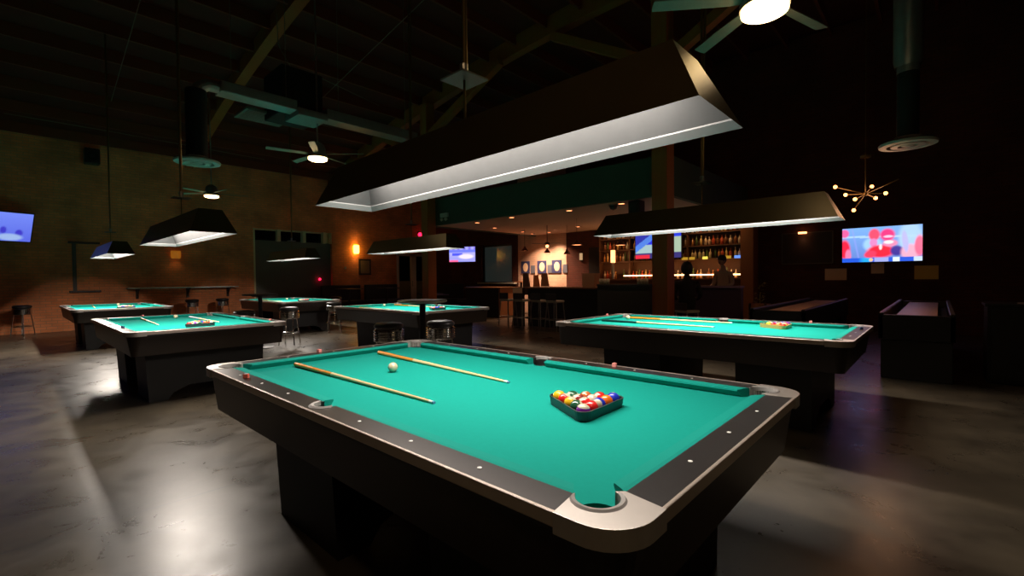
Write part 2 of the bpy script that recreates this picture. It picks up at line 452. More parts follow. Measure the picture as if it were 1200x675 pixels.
# glazed door unit in the back wall
d1 = bpy.data.objects.new('door_1', None); col.objects.link(d1); d1['kind'] = 'structure'
f = MB()
for a, b in ((9.97, 10.12), (10.72, 11.02), (11.80, 11.95)): f.box(a, b, WY + .02, WY + .14, 0, 2.46)
f.box(9.97, 11.95, WY + .02, WY + .14, 2.36, 2.46); f.build('frame', 'pink_frame', d1)
for a, b in ((10.12, 10.72), (11.02, 11.80)):
    MB().box(a, b, WY + .07, WY + .08, 1.25, 2.36).build('pane', 'night', d1)
    MB().box(a, b, WY + .03, WY + .10, 0, 1.25).build('lower_panel', 'olive_panel', d1)
MB().cyl((10.76, WY - .05, 1.0), (10.76, WY - .05, 1.25), .015).build('handle', 'steel', d1)
# end pillar beside the bottle shelves
struct(MB().box(11.55, 12, 1.74, 2.05, 0, 2.92).build('trim_4', M['orange_wood']))

# ------------------------------------------------------------------ pool table
def rounded(pts, n=8):
    """pts: (x, y, r) corners, CCW; returns polygon with rounded corners"""
    out = []; k = len(pts)
    for i in range(k):
        x, y, r = pts[i]
        if r == 0: out.append((x, y)); continue
        p = Vector((x, y)); a = (Vector(pts[i - 1][:2]) - p).normalized(); b = (Vector(pts[(i + 1) % k][:2]) - p).normalized()
        half = math.acos(max(-1, min(1, a.dot(b)))) / 2
        t = r / math.tan(half); c = p + (a + b).normalized() * (r / math.sin(half))
        s = p + a * t - c; e = p + b * t - c
        a0 = math.atan2(s.y, s.x); a1 = math.atan2(e.y, e.x)
        while a1 - a0 > PI: a1 -= 2 * PI
        while a1 - a0 < -PI: a1 += 2 * PI
        for j in range(n + 1):
            t_ = a0 + (a1 - a0) * j / n; out.append((c.x + r * math.cos(t_), c.y + r * math.sin(t_)))
    return out

ZR, ZC = .80, .763          # rail top, cloth
CP = (.672, 1.290)          # corner pocket centre
SP = .700                   # side pocket centre x
OX, OY = .790, 1.430        # outer half sizes
def make_table():
    t = thing('pool_table', '', 'pool table')
    cutters = []
    for sx in (-1, 1):
        for sy in (-1, 1): cutters.append(MB().cyl((sx * CP[0], sy * CP[1], .6), (sx * CP[0], sy * CP[1], .9), .056, n=32).build('x', 'black'))
        cutters.append(MB().cyl((sx * SP, 0, .6), (sx * SP, 0, .9), .052, n=32).build('x', 'black'))
    bed = MB().box(-.70, .70, -1.34, 1.34, ZC - .10, ZC).build('bed', 'cloth', t)
    cut(bed, cutters)
    bed['label'] = 'bright green cloth playing surface'
    # cushions: section u measured from the rail line towards the playing field
    sec = [(0, ZC - .002), (0, ZR), (.012, ZR + .001), (.050, ZR - .003), (.052, ZR - .010), (.030, ZC - .002)]
    def cush(p0, p1, e): MB().extrude_section(sec, p0, p1, e).build('cushion', 'cushion', t)
    RX, RY = .686, 1.321
    # side walls (+x runs to +y so left normal points to -x)
    cush((RX, .058, 0), (RX, 1.232, 0), (.30, .7)); cush((RX, -1.232, 0), (RX, -.058, 0), (.7, .30))
    cush((-RX, 1.232, 0), (-RX, .058, 0), (.7, .30)); cush((-RX, -.058, 0), (-RX, -1.232, 0), (.30, .7))
    cush((.602, RY, 0), (-.602, RY, 0), (.7, .7)); cush((-.602, -RY, 0), (.602, -RY, 0), (.7, .7))
    # rail tops
    def rail(poly, cuts=()):
        o = MB().prism(poly, ZR - .05, ZR).build('rail', 'rail', t)
        if cuts: cut(o, cuts)
    for sx in (-1, 1):
        side = [c for c in cutters if abs(c.data.vertices[0].co.y) < .2 and c.data.vertices[0].co.x * sx > 0]
        for sy in (-1, 1):
            P = [(sx * (RX - .0), 0), (sx * (OX - .012), 0), (sx * (OX - .012), sy * 1.25), (sx * RX, sy * 1.236)]
            if sx * sy < 0: P = P[::-1]
            rail(P, side)
    for sy in (-1, 1):
        P = [(-.602, sy * (RY)), (.602, sy * (RY)), (.62, sy * (OY - .012)), (-.62, sy * (OY - .012))]
        if sy < 0: P = P[::-1]
        rail(P)
    # aluminium edge trim
    for sx in (-1, 1):
        m_ = MB(); a, b = sorted((sx * (OX - .012), sx * OX)); m_.box(a, b, -1.25, 1.25, ZR - .034, ZR + .001, .003); m_.build('edge_trim', 'trim', t)
    for sy in (-1, 1):
        m_ = MB(); a, b = sorted((sy * (OY - .012), sy * OY)); m_.box(-.62, .62, a, b, ZR - .034, ZR + .001, .003); m_.build('edge_trim', 'trim', t)
    # corner castings
    for sx in (-1, 1):
        for sy in (-1, 1):
            poly = rounded([(RX, 1.234, 0), (OX + .003, 1.252, 0), (OX + .003, OY + .003, .115), (.618, OY + .003, 0), (.600, RY, 0)], 10)
            # inner throat follows the pocket
            poly = [(x * sx, y * sy) for x, y in poly]
            o = MB().prism(poly, ZR - .045, ZR + .003).build('corner_cap', 'alu', t)
            cut(o, [c for c in cutters if c.data.vertices[0].co.x * sx > .3 and c.data.vertices[0].co.y * sy > .3])
            md = o.modifiers.new('soften', 'BEVEL'); md.width = .006; md.segments = 3; md.limit_method = 'ANGLE'; md.angle_limit = math.radians(55)
    # pockets: liner tube, floor and grey rim
    def pocket(cx, cy, r, ang, span):
        p = MB().cyl((cx, cy, .64), (cx, cy, .675), r, r, 28, False)
        # upper liner on the outer side only
        n = 24; vs = []
        for i in range(n + 1):
            a = ang - span + 2 * span * i / n
            vs.append((p.bm.verts.new((cx + r * math.cos(a), cy + r * math.sin(a), 0.672)), p.bm.verts.new((cx + r * math.cos(a), cy + r * math.sin(a), ZR + .002))))
        for A, B in zip(vs[:-1], vs[1:]): p.bm.faces.new((A[0], B[0], B[1], A[1]))
        p.bm.faces.new([p.bm.verts.new((cx + r * math.cos(2 * PI * i / 24), cy + r * math.sin(2 * PI * i / 24), .655)) for i in range(24)])
        o = p.build('pocket', 'liner', t)
        rim = MB(); n = 24; rows = []
        for i in range(n + 1):
            a = ang - span + 2 * span * i / n
            w = .015 * (math.sin(PI * i / n) ** .4 + .15)
            rows.append([rim.bm.verts.new((cx + rr * math.cos(a), cy + rr * math.sin(a), z)) for rr, z in ((r - .004, ZR - .012), (r - .003, ZR + .005), (r + w * .5, ZR + .0075), (r + w, ZR + .001), (r + w, ZR - .01))])
        for A, B in zip(rows[:-1], rows[1:]):
            for j in range(4): rim.bm.faces.new((A[j], A[j + 1], B[j + 1], B[j]))
        rim.build('rim', 'rubber', o, True)
    for sx in (-1, 1):
        for sy in (-1, 1): pocket(sx * CP[0], sy * CP[1], .056, math.atan2(sy, sx), math.radians(108))
        pocket(sx * SP, 0, .052, 0 if sx > 0 else PI, math.radians(88))
    # cabinet apron: slightly tapering inward downwards
    ap = MB()
    def ring4(hx, hy, z, rad=.10): return [ap.bm.verts.new((a, b, z)) for a, b in rounded([(-hx, -hy, rad), (hx, -hy, rad), (hx, hy, rad), (-hx, hy, rad)], 6)]
    A = ring4(.768, 1.408, .756, .105); B = ring4(.738, 1.372, .545, .045); C = ring4(.70, 1.33, .545, .06); D = ring4(.70, 1.33, .66, .06)
    for P, Q in ((A, B), (B, C), (C, D)):
        k = len(P)
        for i in range(k): ap.bm.faces.new((P[i], P[(i + 1) % k], Q[(i + 1) % k], Q[i]))
    ap.bm.faces.new(D)
    ap.build('apron', 'apron', t)
    # two broad tapering pedestal legs with a shallow arch cut at the end faces
    for y0, y1 in ((.20, .86), (-1.13, -.53)):
        lg = MB()
        def P(hx, z, sy_): return hx
        prof = [(-.60, .655), (-.565, 0), (-.40, 0), (-.34, .08), (-.20, .14), (.20, .14), (.34, .08), (.40, 0), (.565, 0), (.60, .655)]
        A = [lg.bm.verts.new((x, y0, z)) for x, z in prof]; B = [lg.bm.verts.new((x, y1, z)) for x, z in prof]
        lg.bm.faces.new(A); lg.bm.faces.new(B[::-1]); n = len(prof)
        for i in range(n): lg.bm.faces.new((A[i], B[i], B[(i + 1) % n], A[(i + 1) % n]))
        lg.build('leg', 'base', t)
    # pearl sights
    S = .3175
    for sx in (-1, 1):
        for k in (-3, -2, -1, 1, 2, 3):
            MB().cyl((sx * .729, k * S, ZR - .002), (sx * .729, k * S, ZR + .0012), .0065, n=10).build('sight', 'pearl', t)
    for sy in (-1, 1):
        for k in (-1, 0, 1):
            MB().cyl((k * S, sy * 1.364, ZR - .002), (k * S, sy * 1.364, ZR + .0012), .0065, n=10).build('sight', 'pearl', t)
    for c in cutters: bpy.data.objects.remove(c)
    return t
T = {1: (0, 0), 2: (.01, 5.61), 3: (.03, 11.6), 4: (3.60, 11.3), 5: (3.52, 5.55), 6: (3.48, .04)}
TL = {1: 'large pool table with bright green cloth filling the foreground',
      2: 'pool table left of the foreground table with silver corner caps and a black ball tray',
      3: 'small distant pool table at the far left in front of the brick wall',
      4: 'distant pool table in front of the big boarded window',
      5: 'pool table in the middle behind the round drinks table and two chrome stools',
      6: 'pool table on the right with a yellow ball rack and two cues'}
table = make_table()
tables = {1: table}
table['label'] = TL[1]; table['group'] = 'pool tables of the hall'
for k in range(2, 7): tables[k] = dup(table, (*T[k], 0), None, TL[k])

# ------------------------------------------------------------------ hanging table lamps
HB, HL, HTB, HTL, HH = .205, 1.25, .105, 1.13, .245
def frustum(m_, b, l, tb, tl, z0, z1, cap=False):
    A = [m_.bm.verts.new((x * b, y * l, z0)) for x, y in ((-1, -1), (1, -1), (1, 1), (-1, 1))]
    B = [m_.bm.verts.new((x * tb, y * tl, z1)) for x, y in ((-1, -1), (1, -1), (1, 1), (-1, 1))]
    for i in range(4): m_.bm.faces.new((A[i], A[(i + 1) % 4], B[(i + 1) % 4], B[i]))
    if cap: m_.bm.faces.new(B)
def make_lamp():
    t = thing('billiard_lamp', '', 'hanging lamp')
    m_ = MB(); frustum(m_, HB, HL, HTB, HTL, 0, HH, True); m_.build('hood', 'hood', t)
    m_ = MB(); frustum(m_, HB, HL, HB - .022, HL - .024, .0, .030)
    frustum(m_, HB - .022, HL - .024, HB - .022, HL - .024, .030, .036)
    m_.build('lip', 'hood_lip', t)
    m_ = MB(); frustum(m_, HB - .022, HL - .024, HTB - .006, HTL - .01, .036, HH - .006, True)
    r = m_.build('reflector', 'hood_in', t)
    for sx in (-1, 1):
        MB().cyl((sx * .05, -HTL + .06, HH - .03), (sx * .05, HTL - .06, HH - .03), .013, n=10).build('tube', 'tube', t)
    return t
LAMPS = [  # x, y, z of lip, tilt about x (radians), pole/plate
    (-.005, -.10, 1.82, -.016, 'large dark hood lamp hanging over the foreground table'),
    (-.17, 4.72, 1.80, 0, 'hood lamp over the left table with black end and dark blue side'),
    (-.10, 10.75, 1.85, 0, 'smallest hood lamp, hanging at the far left before the brick wall'),
    (3.50, 10.75, 1.865, 0, 'hood lamp hanging in front of the big boarded window'),
    (3.47, 5.35, 1.83, 0, 'hood lamp left of the far small television, over the middle table'),
    (3.48, .03, 1.822, 0, 'long hood lamp over the right table, in front of the bottle shelves')]
lp = make_lamp()
PW = 56
for i, (x, y, z, tl, lab) in enumerate(LAMPS):
    o = lp if i == 0 else dup(lp, (x, y, z))
    o.location = (x, y, z); o.rotation_euler = (tl, 0, 0); o['label'] = lab; o['group'] = 'hood lamps over the pool tables'
    top = roof_z(y) - z - .02
    # hanging pole, parented to the lamp
    MB().cyl((0, 0, HH - .01), (0, 0, .50), .0065, n=8).build('thin_rod', 'brass', o)
    m_ = MB().cyl((0, 0, .51), (0, 0, top), .013, n=10).build('pole', 'brass', o)
    m_.rotation_euler = (-tl, 0, 0)
    m_ = MB(); m_.box(-.085, .085, -.085, .085, .490, .498); m_.cyl((0, 0, .49), (0, 0, .57), .022, n=12); m_.build('mounting_plate', 'steel', o)
    ld = bpy.data.lights.new('tube_light', 'AREA'); ld.shape = 'RECTANGLE'; ld.size = .10; ld.size_y = 2.12; ld.energy = PW * (2.4 if i == 2 else 1.3 if i == 3 else 1); ld.color = (1, .885, .775)
    lo = bpy.data.objects.new('tube_light', ld); col.objects.link(lo); lo.parent = o; lo.location = (0, 0, HH - .045)

# ------------------------------------------------------------------ balls, trays, cues, chalk
BR = .02857
def ball_mesh(m):
    me = MB().sph((0, 0, 0), BR, 24, 16); bm_ = me.bm
    d = bpy.data.meshes.new('ball'); bm_.to_mesh(d); bm_.free(); d.shade_smooth(); d.materials.append(m); return d
COL = {'yellow': (.85, .50, .02), 'blue': (.02, .04, .55), 'red': (.72, .02, .02), 'purple': (.20, .03, .34), 'orange': (.85, .17, .02),
       'green': (.02, .10, .05), 'maroon': (.28, .03, .03), 'black': (.01, .01, .01), 'brown': (.60, .14, .04)}
BM = {}
def ball(c, st):
    k = (c, st)
    if k not in BM: BM[k] = ball_mesh(ball_mat('%s_%s' % (c, 'striped' if st else 'solid'), COL[c], st))
    return BM[k]
def tray_mesh(m_, side=.229, off=.034, h=.040):
    # rounded triangle pointing +Y
    R_ = side / math.sqrt(3)
    def tri(o_): return rounded([((R_ + 2 * o_) * math.cos(a), (R_ + 2 * o_) * math.sin(a), .030 + (o_ - .034)) for a in (PI / 2, PI / 2 + 2 * PI / 3, PI / 2 + 4 * PI / 3)], 6)
    lo, hi, ihi, ilo = tri(off), tri(off + .006), tri(off + .000), tri(off - .003)
    m = m_.bm
    rows = [[m.verts.new((x, y, 0)) for x, y in lo], [m.verts.new((x, y, h)) for x, y in hi], [m.verts.new((x, y, h)) for x, y in ihi], [m.verts.new((x, y, .004)) for x, y in ilo]]
    n = len(lo); m.faces.new(rows[0][::-1])
    for A, B in zip(rows[:-1], rows[1:]):
        for i in range(n): m.faces.new((A[i], A[(i + 1) % n], B[(i + 1) % n], B[i]))
    m.faces.new(rows[3])
    return m_
# rows from the 5-ball side to the single ball: order seen on the foreground table
ORDER = [[('yellow', 0), ('green', 1), ('brown', 0), ('red', 0), ('blue', 0)],
         [('red', 1), ('maroon', 1), ('purple', 1), ('orange', 0)],
         [('yellow', 1), ('red', 1), ('blue', 1)],
         [('green', 0), ('red', 0)],
         [('purple', 1)]]
NAMES = {(0, 0): 'plain yellow pool ball at the left corner of the foreground tray', (0, 1): 'white pool ball with green band on the far edge of the foreground tray',
         (0, 2): 'plain brown-orange pool ball midway along the far edge of the foreground tray', (0, 3): 'plain red pool ball next to the blue corner one in the foreground tray',
         (0, 4): 'plain blue pool ball at the right corner of the foreground tray', (1, 0): 'red banded pool ball beside the yellow corner ball in the foreground tray',
         (1, 1): 'maroon banded pool ball in the second row of the foreground tray', (1, 2): 'purple banded pool ball in the second row of the foreground tray',
         (1, 3): 'plain bright orange pool ball beside the blue corner ball in the foreground tray', (2, 0): 'yellow banded pool ball on the left edge of the foreground tray',
         (2, 1): 'red banded pool ball in the very middle of the foreground tray', (2, 2): 'blue banded pool ball on the right edge of the foreground tray',
         (3, 0): 'plain dark green pool ball near the front corner of the foreground tray', (3, 1): 'plain red pool ball near the front corner of the foreground tray',
         (4, 0): 'cream pool ball with purple band in the nearest corner of the foreground tray'}
def rack(cx, cy, ang, which, m, tlabel, blabel=None, seed=0):
    """ang: direction of the single-ball vertex"""
    o = tray_mesh(MB()).build('ball_tray', m, None, False, (cx, cy, ZC + .0003)); o.rotation_euler = (0, 0, ang - PI / 2)
    tag(o, tlabel, 'ball tray', 'triangular ball trays')
    u = Vector((math.cos(ang), math.sin(ang), 0)); v = Vector((-u.y, u.x, 0))      # v: to the left when looking along u
    rh = 2 * BR * math.sqrt(3) / 2 * 1.002
    rnd = random.Random(seed)
    flat = [x for r in ORDER for x in r]
    if which != 1: rnd.shuffle(flat)
    i = 0
    for r in range(5):
        n = 5 - r
        for k in range(n):
            # k = 0 lies at the v-negative end: left end seen from the camera
            p = Vector((cx, cy, ZC + .0045 + BR)) + u * (-2 * BR * 2 / math.sqrt(3) * 1.0 + rh * r) + v * ((k - (n - 1) / 2) * 2 * BR * 1.002)
            b = bpy.data.objects.new('pool_ball', ball(*flat[i])); col.objects.link(b); b.location = p
            b.rotation_euler = (rnd.uniform(0, 6), rnd.uniform(0, 6), rnd.uniform(0, 6))
            if which == 1: tag(b, NAMES[(r, k)], 'pool ball', 'balls in the foreground tray')
            else: tag(b, blabel, 'pool ball', 'balls in the tray on table: ' + tlabel)
            i += 1
# foreground tray: 5-ball side runs from the left vertex (toward +y) to the right vertex (toward -y, +x)
rack(.025, -.785, math.radians(211), 1, 'tray', 'black triangular ball tray on the foreground table')
rack(.02, 4.93, math.radians(212), 2, 'tray', 'black triangular ball tray on the table at the left', 'coloured pool ball in the black tray on the table at the left', 2)
rack(3.86, -.62, math.radians(212), 6, 'tray_wood', 'yellow wooden triangular ball rack on the table at the right', 'coloured pool ball in the yellow rack on the right table', 3)
rack(3.62, 4.84, math.radians(212), 5, 'tray', 'black ball tray on the middle table behind the stools', 'coloured pool ball in the tray on the middle table behind the stools', 4)
rack(.14, 11.0, math.radians(212), 3, 'tray', 'black ball tray on the small far left table', 'coloured pool ball in the tray on the small far left table', 5)
rack(3.75, 10.75, math.radians(212), 4, 'tray', 'black ball tray on the table before the boarded window', 'coloured pool ball in the tray on the table before the boarded window', 6)
cue_ball = ball_mesh(M['white'])
for (x, y), lab in {(-.045, .53): 'cream cue ball between the two cues on the foreground table', (.13, 6.62): 'cue ball on the left table between its two cues',
             (3.83, 1.12): 'cue ball beside the cue butt on the right table', (.22, 12.6): 'cue ball on the small far left table',
             (3.80, 11.9): 'cue ball on the table before the boarded window', (3.62, 6.55): 'cue ball on the middle table behind the stools'}.items():
    b = bpy.data.objects.new('cue_ball', cue_ball); col.objects.link(b); b.location = (x, y, ZC + BR + .0008); tag(b, lab, 'cue ball', 'cue balls on the tables')
def cue(a, b, label, butt='butt'):
    """a: butt end on cloth, b: tip end"""
    A, B = Vector((*a, ZC + .0147)), Vector((*b, ZC + .0067)); L = (B - A).length; d = (B - A)
    t = thing('pool_cue', label, 'cue', A); t['group'] = 'cues lying on the tables'
    t.rotation_euler = d.to_track_quat('Y', 'Z').to_euler()
    r = lambda f: .0143 + (.0062 - .0143) * f
    MB().cyl((0, 0, 0), (0, L * .34, 0), r(0), r(.34)).build('butt', butt, t, True)
    MB().cyl((0, L * .34, 0), (0, L * .975, 0), r(.34), r(.975)).build('shaft', 'maple', t, True)
    MB().cyl((0, L * .975, 0), (0, L * .993, 0), r(.975), r(.99)).build('ferrule', 'ferrule', t)
    MB().cyl((0, L * .993, 0), (0, L, 0), r(.99), r(1)).build('tip', 'tip', t)
    return t
cue((-.345, 1.17), (-.325, -.23), 'wooden cue nearest the camera on the foreground table')
cue((.255, 1.18), (.175, -.21), 'wooden cue behind the cue ball on the foreground table')
cue((-.24, 6.84), (-.28, 5.44), 'pale cue at the left end of the left table')
cue((.30, 6.60), (.335, 5.25), 'cue with silver grey butt behind the ball tray on the left table', 'butt_grey')
cue((3.97, 1.20), (4.07, -.10), 'honey coloured cue lying along the far side of the right table')
cue((3.42, 1.25), (3.49, -.10), 'cue with dark butt nearer the front of the right table', 'butt_dark')
cue((3.02, 6.45), (3.10, 5.05), 'orange butted cue at the left of the middle table behind the stools')
cue((3.98, 6.72), (4.05, 5.35), 'cue along the far side of the middle table behind the stools')
cue((-.22, 12.75), (-.30, 11.35), 'cue at the left of the small far left table')
cue((3.25, 12.3), (3.30, 10.9), 'cue on the table before the boarded window')
def chalk(x, y, m, label, rz=.3, top=None):
    t = thing('chalk_cube', label, 'chalk', (x, y, ZR + .0005), rz); t['group'] = 'chalk cubes on the rails'
    MB().box(-.012, .012, -.012, .012, 0, .022, .0015).build('paper_sleeve', m, t)
    m_ = MB().cyl((0, 0, .0215), (0, 0, .0235), .0085, n=12).build('chalk_top', top or m, t)
chalk(-.735, .84, 'chalk_red', 'red and pale blue chalk cube on the near rail of the foreground table', .9, 'chalk_blue')
chalk(-.09, 1.395, 'chalk_pink', 'pink chalk cube on the far left short rail of the foreground table')
chalk(.745, -.50, 'chalk_pink', 'pink chalk cube on the far long rail of the foreground table')
chalk(-.70, 4.93, 'chalk_dark', 'dark blue chalk cube on the near left rail of the left table')
chalk(-.20, 6.99, 'chalk_pink', 'pink chalk cube on the far short rail of the left table')
chalk(.72, 4.55, 'chalk_pink', 'pink chalk cube on the right long rail of the left table')
chalk(3.85, 1.44, 'chalk_pink', 'pink chalk cube on the left short rail of the right table')
chalk(4.22, -.85, 'chalk_pink', 'pink chalk cube on the far long rail of the right table')
chalk(3.78, -1.335, 'chalk_dark', 'dark chalk cube on the right short rail of the right table')

# ------------------------------------------------------------------ ceiling fans
def fan(x, y, z, rot, nb, label, R=.80, light='fan_light'):
    t = thing('ceiling_fan', label, 'ceiling fan', (x, y, z), rot, 'ceiling fans with round lights')
    MB().cyl((0, 0, .22), (0, 0, roof_z(y) - z - .02), .014, n=10).build('rod', 'steel', t)
    MB().lathe([(.001, .30), (.06, .295), (.11, .26), (.13, .20), (.13, .12), (.165, .07), (.165, .03)], n=32).build('motor_housing', 'steel', t, True)
    MB().lathe([(.155, .035), (.155, .0), (.12, -.018), (.06, -.026), (.001, -.028)], n=32).build('light_globe', light, t, True)
    for k in range(nb):
        a = 2 * PI * k / nb
        b = MB(); pr = [(.13, -.03), (.22, -.042), (R * .6, -.048), (R, -.05), (R + .005, .0), (R, .045), (R * .6, .045), (.22, .035), (.13, .025)]
        lo = [b.bm.verts.new((px, py, .09 + py * .22)) for px, py in pr]; hi = [b.bm.verts.new((px, py, .098 + py * .22)) for px, py in pr]
        b.bm.faces.new(lo[::-1]); b.bm.faces.new(hi); n = len(pr)
        for i in range(n): b.bm.faces.new((lo[i], lo[(i + 1) % n], hi[(i + 1) % n], hi[i]))
        o = b.build('blade', 'blade', t); o.rotation_euler = (0, 0, a)
    return t
fan(-1.9, -2.2, 3.36, .4, 5, 'added unseen ceiling fan just above and behind the camera, lighting the hood lamp', .78)  # unseen fan put in to brighten the near side of the big hood
fan(2.12, -.93, 3.20, math.radians(55), 5, 'nearest ceiling fan with a big glowing round light, cut by the top of the photo', .78)
fan(2.14, 6.2, 3.42, math.radians(23), 5, 'ceiling fan with round light above the left half of the big lamp', .80)
fan(1.93, 11.6, 3.42, math.radians(61), 5, 'farthest ceiling fan, its light just above the left hood lamp', .80)

# ------------------------------------------------------------------ ducts and ceiling clutter
def diffuser(x, y, z, r, top, m, label, duct_mat, kind, into=None):
    t = thing('air_duct', label, 'air duct', (x, y, z), 0)
    d = MB(); d.lathe([(r, 0), (r * .98, -.025), (r * .72, -.03), (r * .70, -.005), (r * .68, .01)], n=40)
    d.lathe([(r * .60, .0), (r * .58, -.03), (r * .34, -.032), (r * .32, .0)], n=40); d.lathe([(.26 * r, .0), (.2 * r, -.03), (.001, -.035)], n=24)
    d.lathe([(r, 0), (r * .8, .03), (r * .5, .06), (r * .46, .07)], n=40); d.build('diffuser_plate', m, t, True)
    b = MB().lathe([(r * .95, .02), (.001, .021)], n=32).build('dark_throat', 'black', t)
    rr = r * .47
    if kind == 'flex':
        pf = []
        k = int((top - z) / .05)
        for i in range(k): pf += [(rr, .05 + i * .05), (rr * .95, .075 + i * .05)]
        MB().lathe(pf, n=24).build('flexible_duct', duct_mat, t, True)
    else:
        MB().lathe([(rr * .8, .05), (rr * .8, .80)], n=24).build('lower_duct', 'duct_black', t, True)
        MB().lathe([(rr * .82, .78), (rr * .82, .86)], n=24).build('collar', 'galv', t, True)
        MB().lathe([(rr * .95, .85), (rr * 1.08, .92), (rr * 1.08, top - z)], n=32).build('upper_duct', duct_mat, t, True)
    return t
diffuser(5.25, -1.6, 2.78, .265, 7.235, 'dirty_diffuser', 'round tarnished air diffuser under the duct at the upper right', 'galv', 'rigid')
# horizontal rectangular duct run
t = thing('duct_run', 'long galvanised duct under the roof with a black drop to a round white diffuser', 'air duct', (0, 0, 0))
m_ = MB(); m_.box(.62, 1.72, 5.98, 6.28, 4.12, 4.28, .01); m_.build('duct_section', 'galv', t)
m_ = MB(); 
for i in range(5): m_.box(.66, 1.70, 5.972, 5.985, 4.135 + i * .028, 4.147 + i * .028)
m_.build('ribbed_face', 'galv', t)
m_ = MB(); m_.box(2.22, 4.10, 5.98, 6.28, 4.10, 4.28, .01); m_.build('duct_section', 'galv', t)
m_ = MB().tube([(.33, 6.12, 4.02), (.38, 6.12, 4.13), (.48, 6.12, 4.20), (.64, 6.12, 4.20)], .085, 14); m_.build('elbow', 'galv', t)
m_ = MB(); m_.box(1.72, 2.22, 5.95, 6.5, 4.05, 4.17, .01); m_.build('joining_box', 'galv', t)
m_ = MB(); m_.box(1.60, 2.30, 6.30, 7.1, 4.17, 4.95, .02); m_.build('air_handler', 'duct_black', t)
for xx in (.8, 1.6, 2.5, 3.9):
    MB().cyl((xx, 6.13, 4.27), (xx, 6.13, roof_z(6.13)), .006, n=6).build('hanger_rod', 'conduit', t)
dd = diffuser(.33, 6.1, 3.05, .29, 4.05, 'diffuser', 'x', 'duct_black', 'flex')
for c in children(dd):
    c.parent = t; c.location = (.33, 6.1, 3.05)
bpy.data.objects.remove(dd)
m_ = MB(); m_.box(1.27, 2.05, 6.97, 7.62, 4.28, 4.32, .005); m_.build('return_vent', 'panel_grey', t)
m_ = MB()
for i in range(9): m_.box(1.31, 2.01, 7.0 + i * .065, 7.02 + i * .065, 4.268, 4.282)
m_.build('vent_grille', 'galv', t)
def wire(pts, label, r=.008):
    o = MB().tube(pts, r, 6).build('electrical_conduit', 'conduit'); tag(o, label, 'conduit'); return o
wire([(3.2, 3.0, roof_z(3) - .30), (3.59, 4.95, 6.35), (4.24, 10.4, 6.2)], 'straight thin conduit slanting across the roof near the lamp pole')
wire([(.1, 6.5, 6.75), (.15, 8.63, 6.35), (.27, 13.2, 5.75)], 'thin conduit slanting across the dark roof at the upper left')
wire([(2.15, 7.9, 6.6), (2.17, 7.9, 6.0), (2.4, 7.9, 5.65), (3.1, 7.9, 5.6), (4.4, 7.9, 5.4)], 'loose cable drooping above the air duct')
wire([(-1.5, 14.5, 5.33), (.6, 14.5, 5.33), (4.2, 14.5, 5.28)], 'thin pipe running along the roof before the brick wall', .012)
s = thing('ceiling_speaker', 'small black loudspeaker high on the brick wall at the left', 'speaker', (.12, 15.6, 4.6), 0)
MB().box(-.16, .16, -.15, .15, 0, .42, .02).build('cabinet', 'black', s); MB().lathe([(.12, -.155), (.05, -.15), (.001, -.14)], n=20).build('cone', 'duct_black', s).rotation_euler = (0, 0, 0)
s.children[1].rotation_euler = (-PI / 2, 0, 0); s.children[1].location = (0, -.0, .21)
MB().box(-.02, .02, .1, .21, .15, .25).build('bracket', 'black_metal', s)

# ------------------------------------------------------------------ stools and drink tables
def make_stool():
    t = thing('bar_stool', '', 'stool')
    MB().lathe([(.001, .775), (.10, .774), (.155, .765), (.178, .745), (.182, .725), (.172, .705), (.001, .703)], n=32).build('seat', 'vinyl', t, True)
    pf = []
    for i in range(5): pf += [(.178, .685 - i * .03), (.188, .677 - i * .03), (.188, .668 - i * .03), (.178, .660 - i * .03)]
    m_ = MB().lathe([(.165, .70)] + pf + [(.165, .535), (.165, .70)], n=32); m_.build('ribbed_ring', 'chrome', t, True)
    for k in range(4):
        a = PI / 4 + k * PI / 2
        MB().tube([(.150 * math.cos(a), .150 * math.sin(a), .55), (.165 * math.cos(a), .165 * math.sin(a), .42), (.215 * math.cos(a), .215 * math.sin(a), .0)], .011, 10).build('leg', 'chrome', t, True)
    MB().ring((0, 0, .24), .185, .010).build('foot_ring', 'chrome', t, True)
    return t
ST = [((1.66, 3.28), 'black vinyl stool with ribbed chrome ring left of the drinks table post'),
      ((2.24, 2.97), 'black vinyl stool with ribbed chrome ring right of the drinks table post'),
      ((2.34, 8.06), 'chrome legged stool right of the drinks table behind the left pool table'),
      ((1.40, 7.72), 'dark stool left of the drinks table behind the left pool table'),
      ((2.28, 15.2), 'left of the two stools under the wall ledge'),
      ((3.10, 15.2), 'right of the two stools under the wall ledge'),
      ((-1.30, 15.1), 'chrome stool at the far left edge by the brick wall'),
      ((3.98, 9.45), 'chrome stool at the near end of the table before the boarded window'),
      ((5.75, 12.9), 'small distant stool in front of the black booths')]
stool = make_stool()
for i, ((x, y), lab) in enumerate(ST):
    o = stool if i == 0 else dup(stool, (x, y, 0), i * .4)
    o.location = (x, y, 0); o['label'] = lab; o['group'] = 'chrome ringed stools among the pool tables'
def drinks_table(x, y, h, label, R=.30, top='panel_grey'):
    t = thing('drinks_table', label, 'table', (x, y, 0))
    MB().lathe([(.001, h), (R - .01, h), (R, h - .008), (R, h - .022), (R - .01, h - .03), (.001, h - .03)], n=40).build('tabletop', top, t, True)
    MB().cyl((0, 0, .03), (0, 0, h - .03), .038, n=16).build('column', 'black_metal', t, True)
    MB().lathe([(.22, 0), (.22, .012), (.06, .035), (.04, .06)], n=32).build('base', 'black_metal', t, True)
    MB().lathe([(.15, h - .05), (.15, h - .032)], n=20).build('support_plate', 'black_metal', t)
    return t
drinks_table(1.86, 2.84, 1.06, 'round grey drinks table with black post behind the far corner pocket', .30, 'alu')
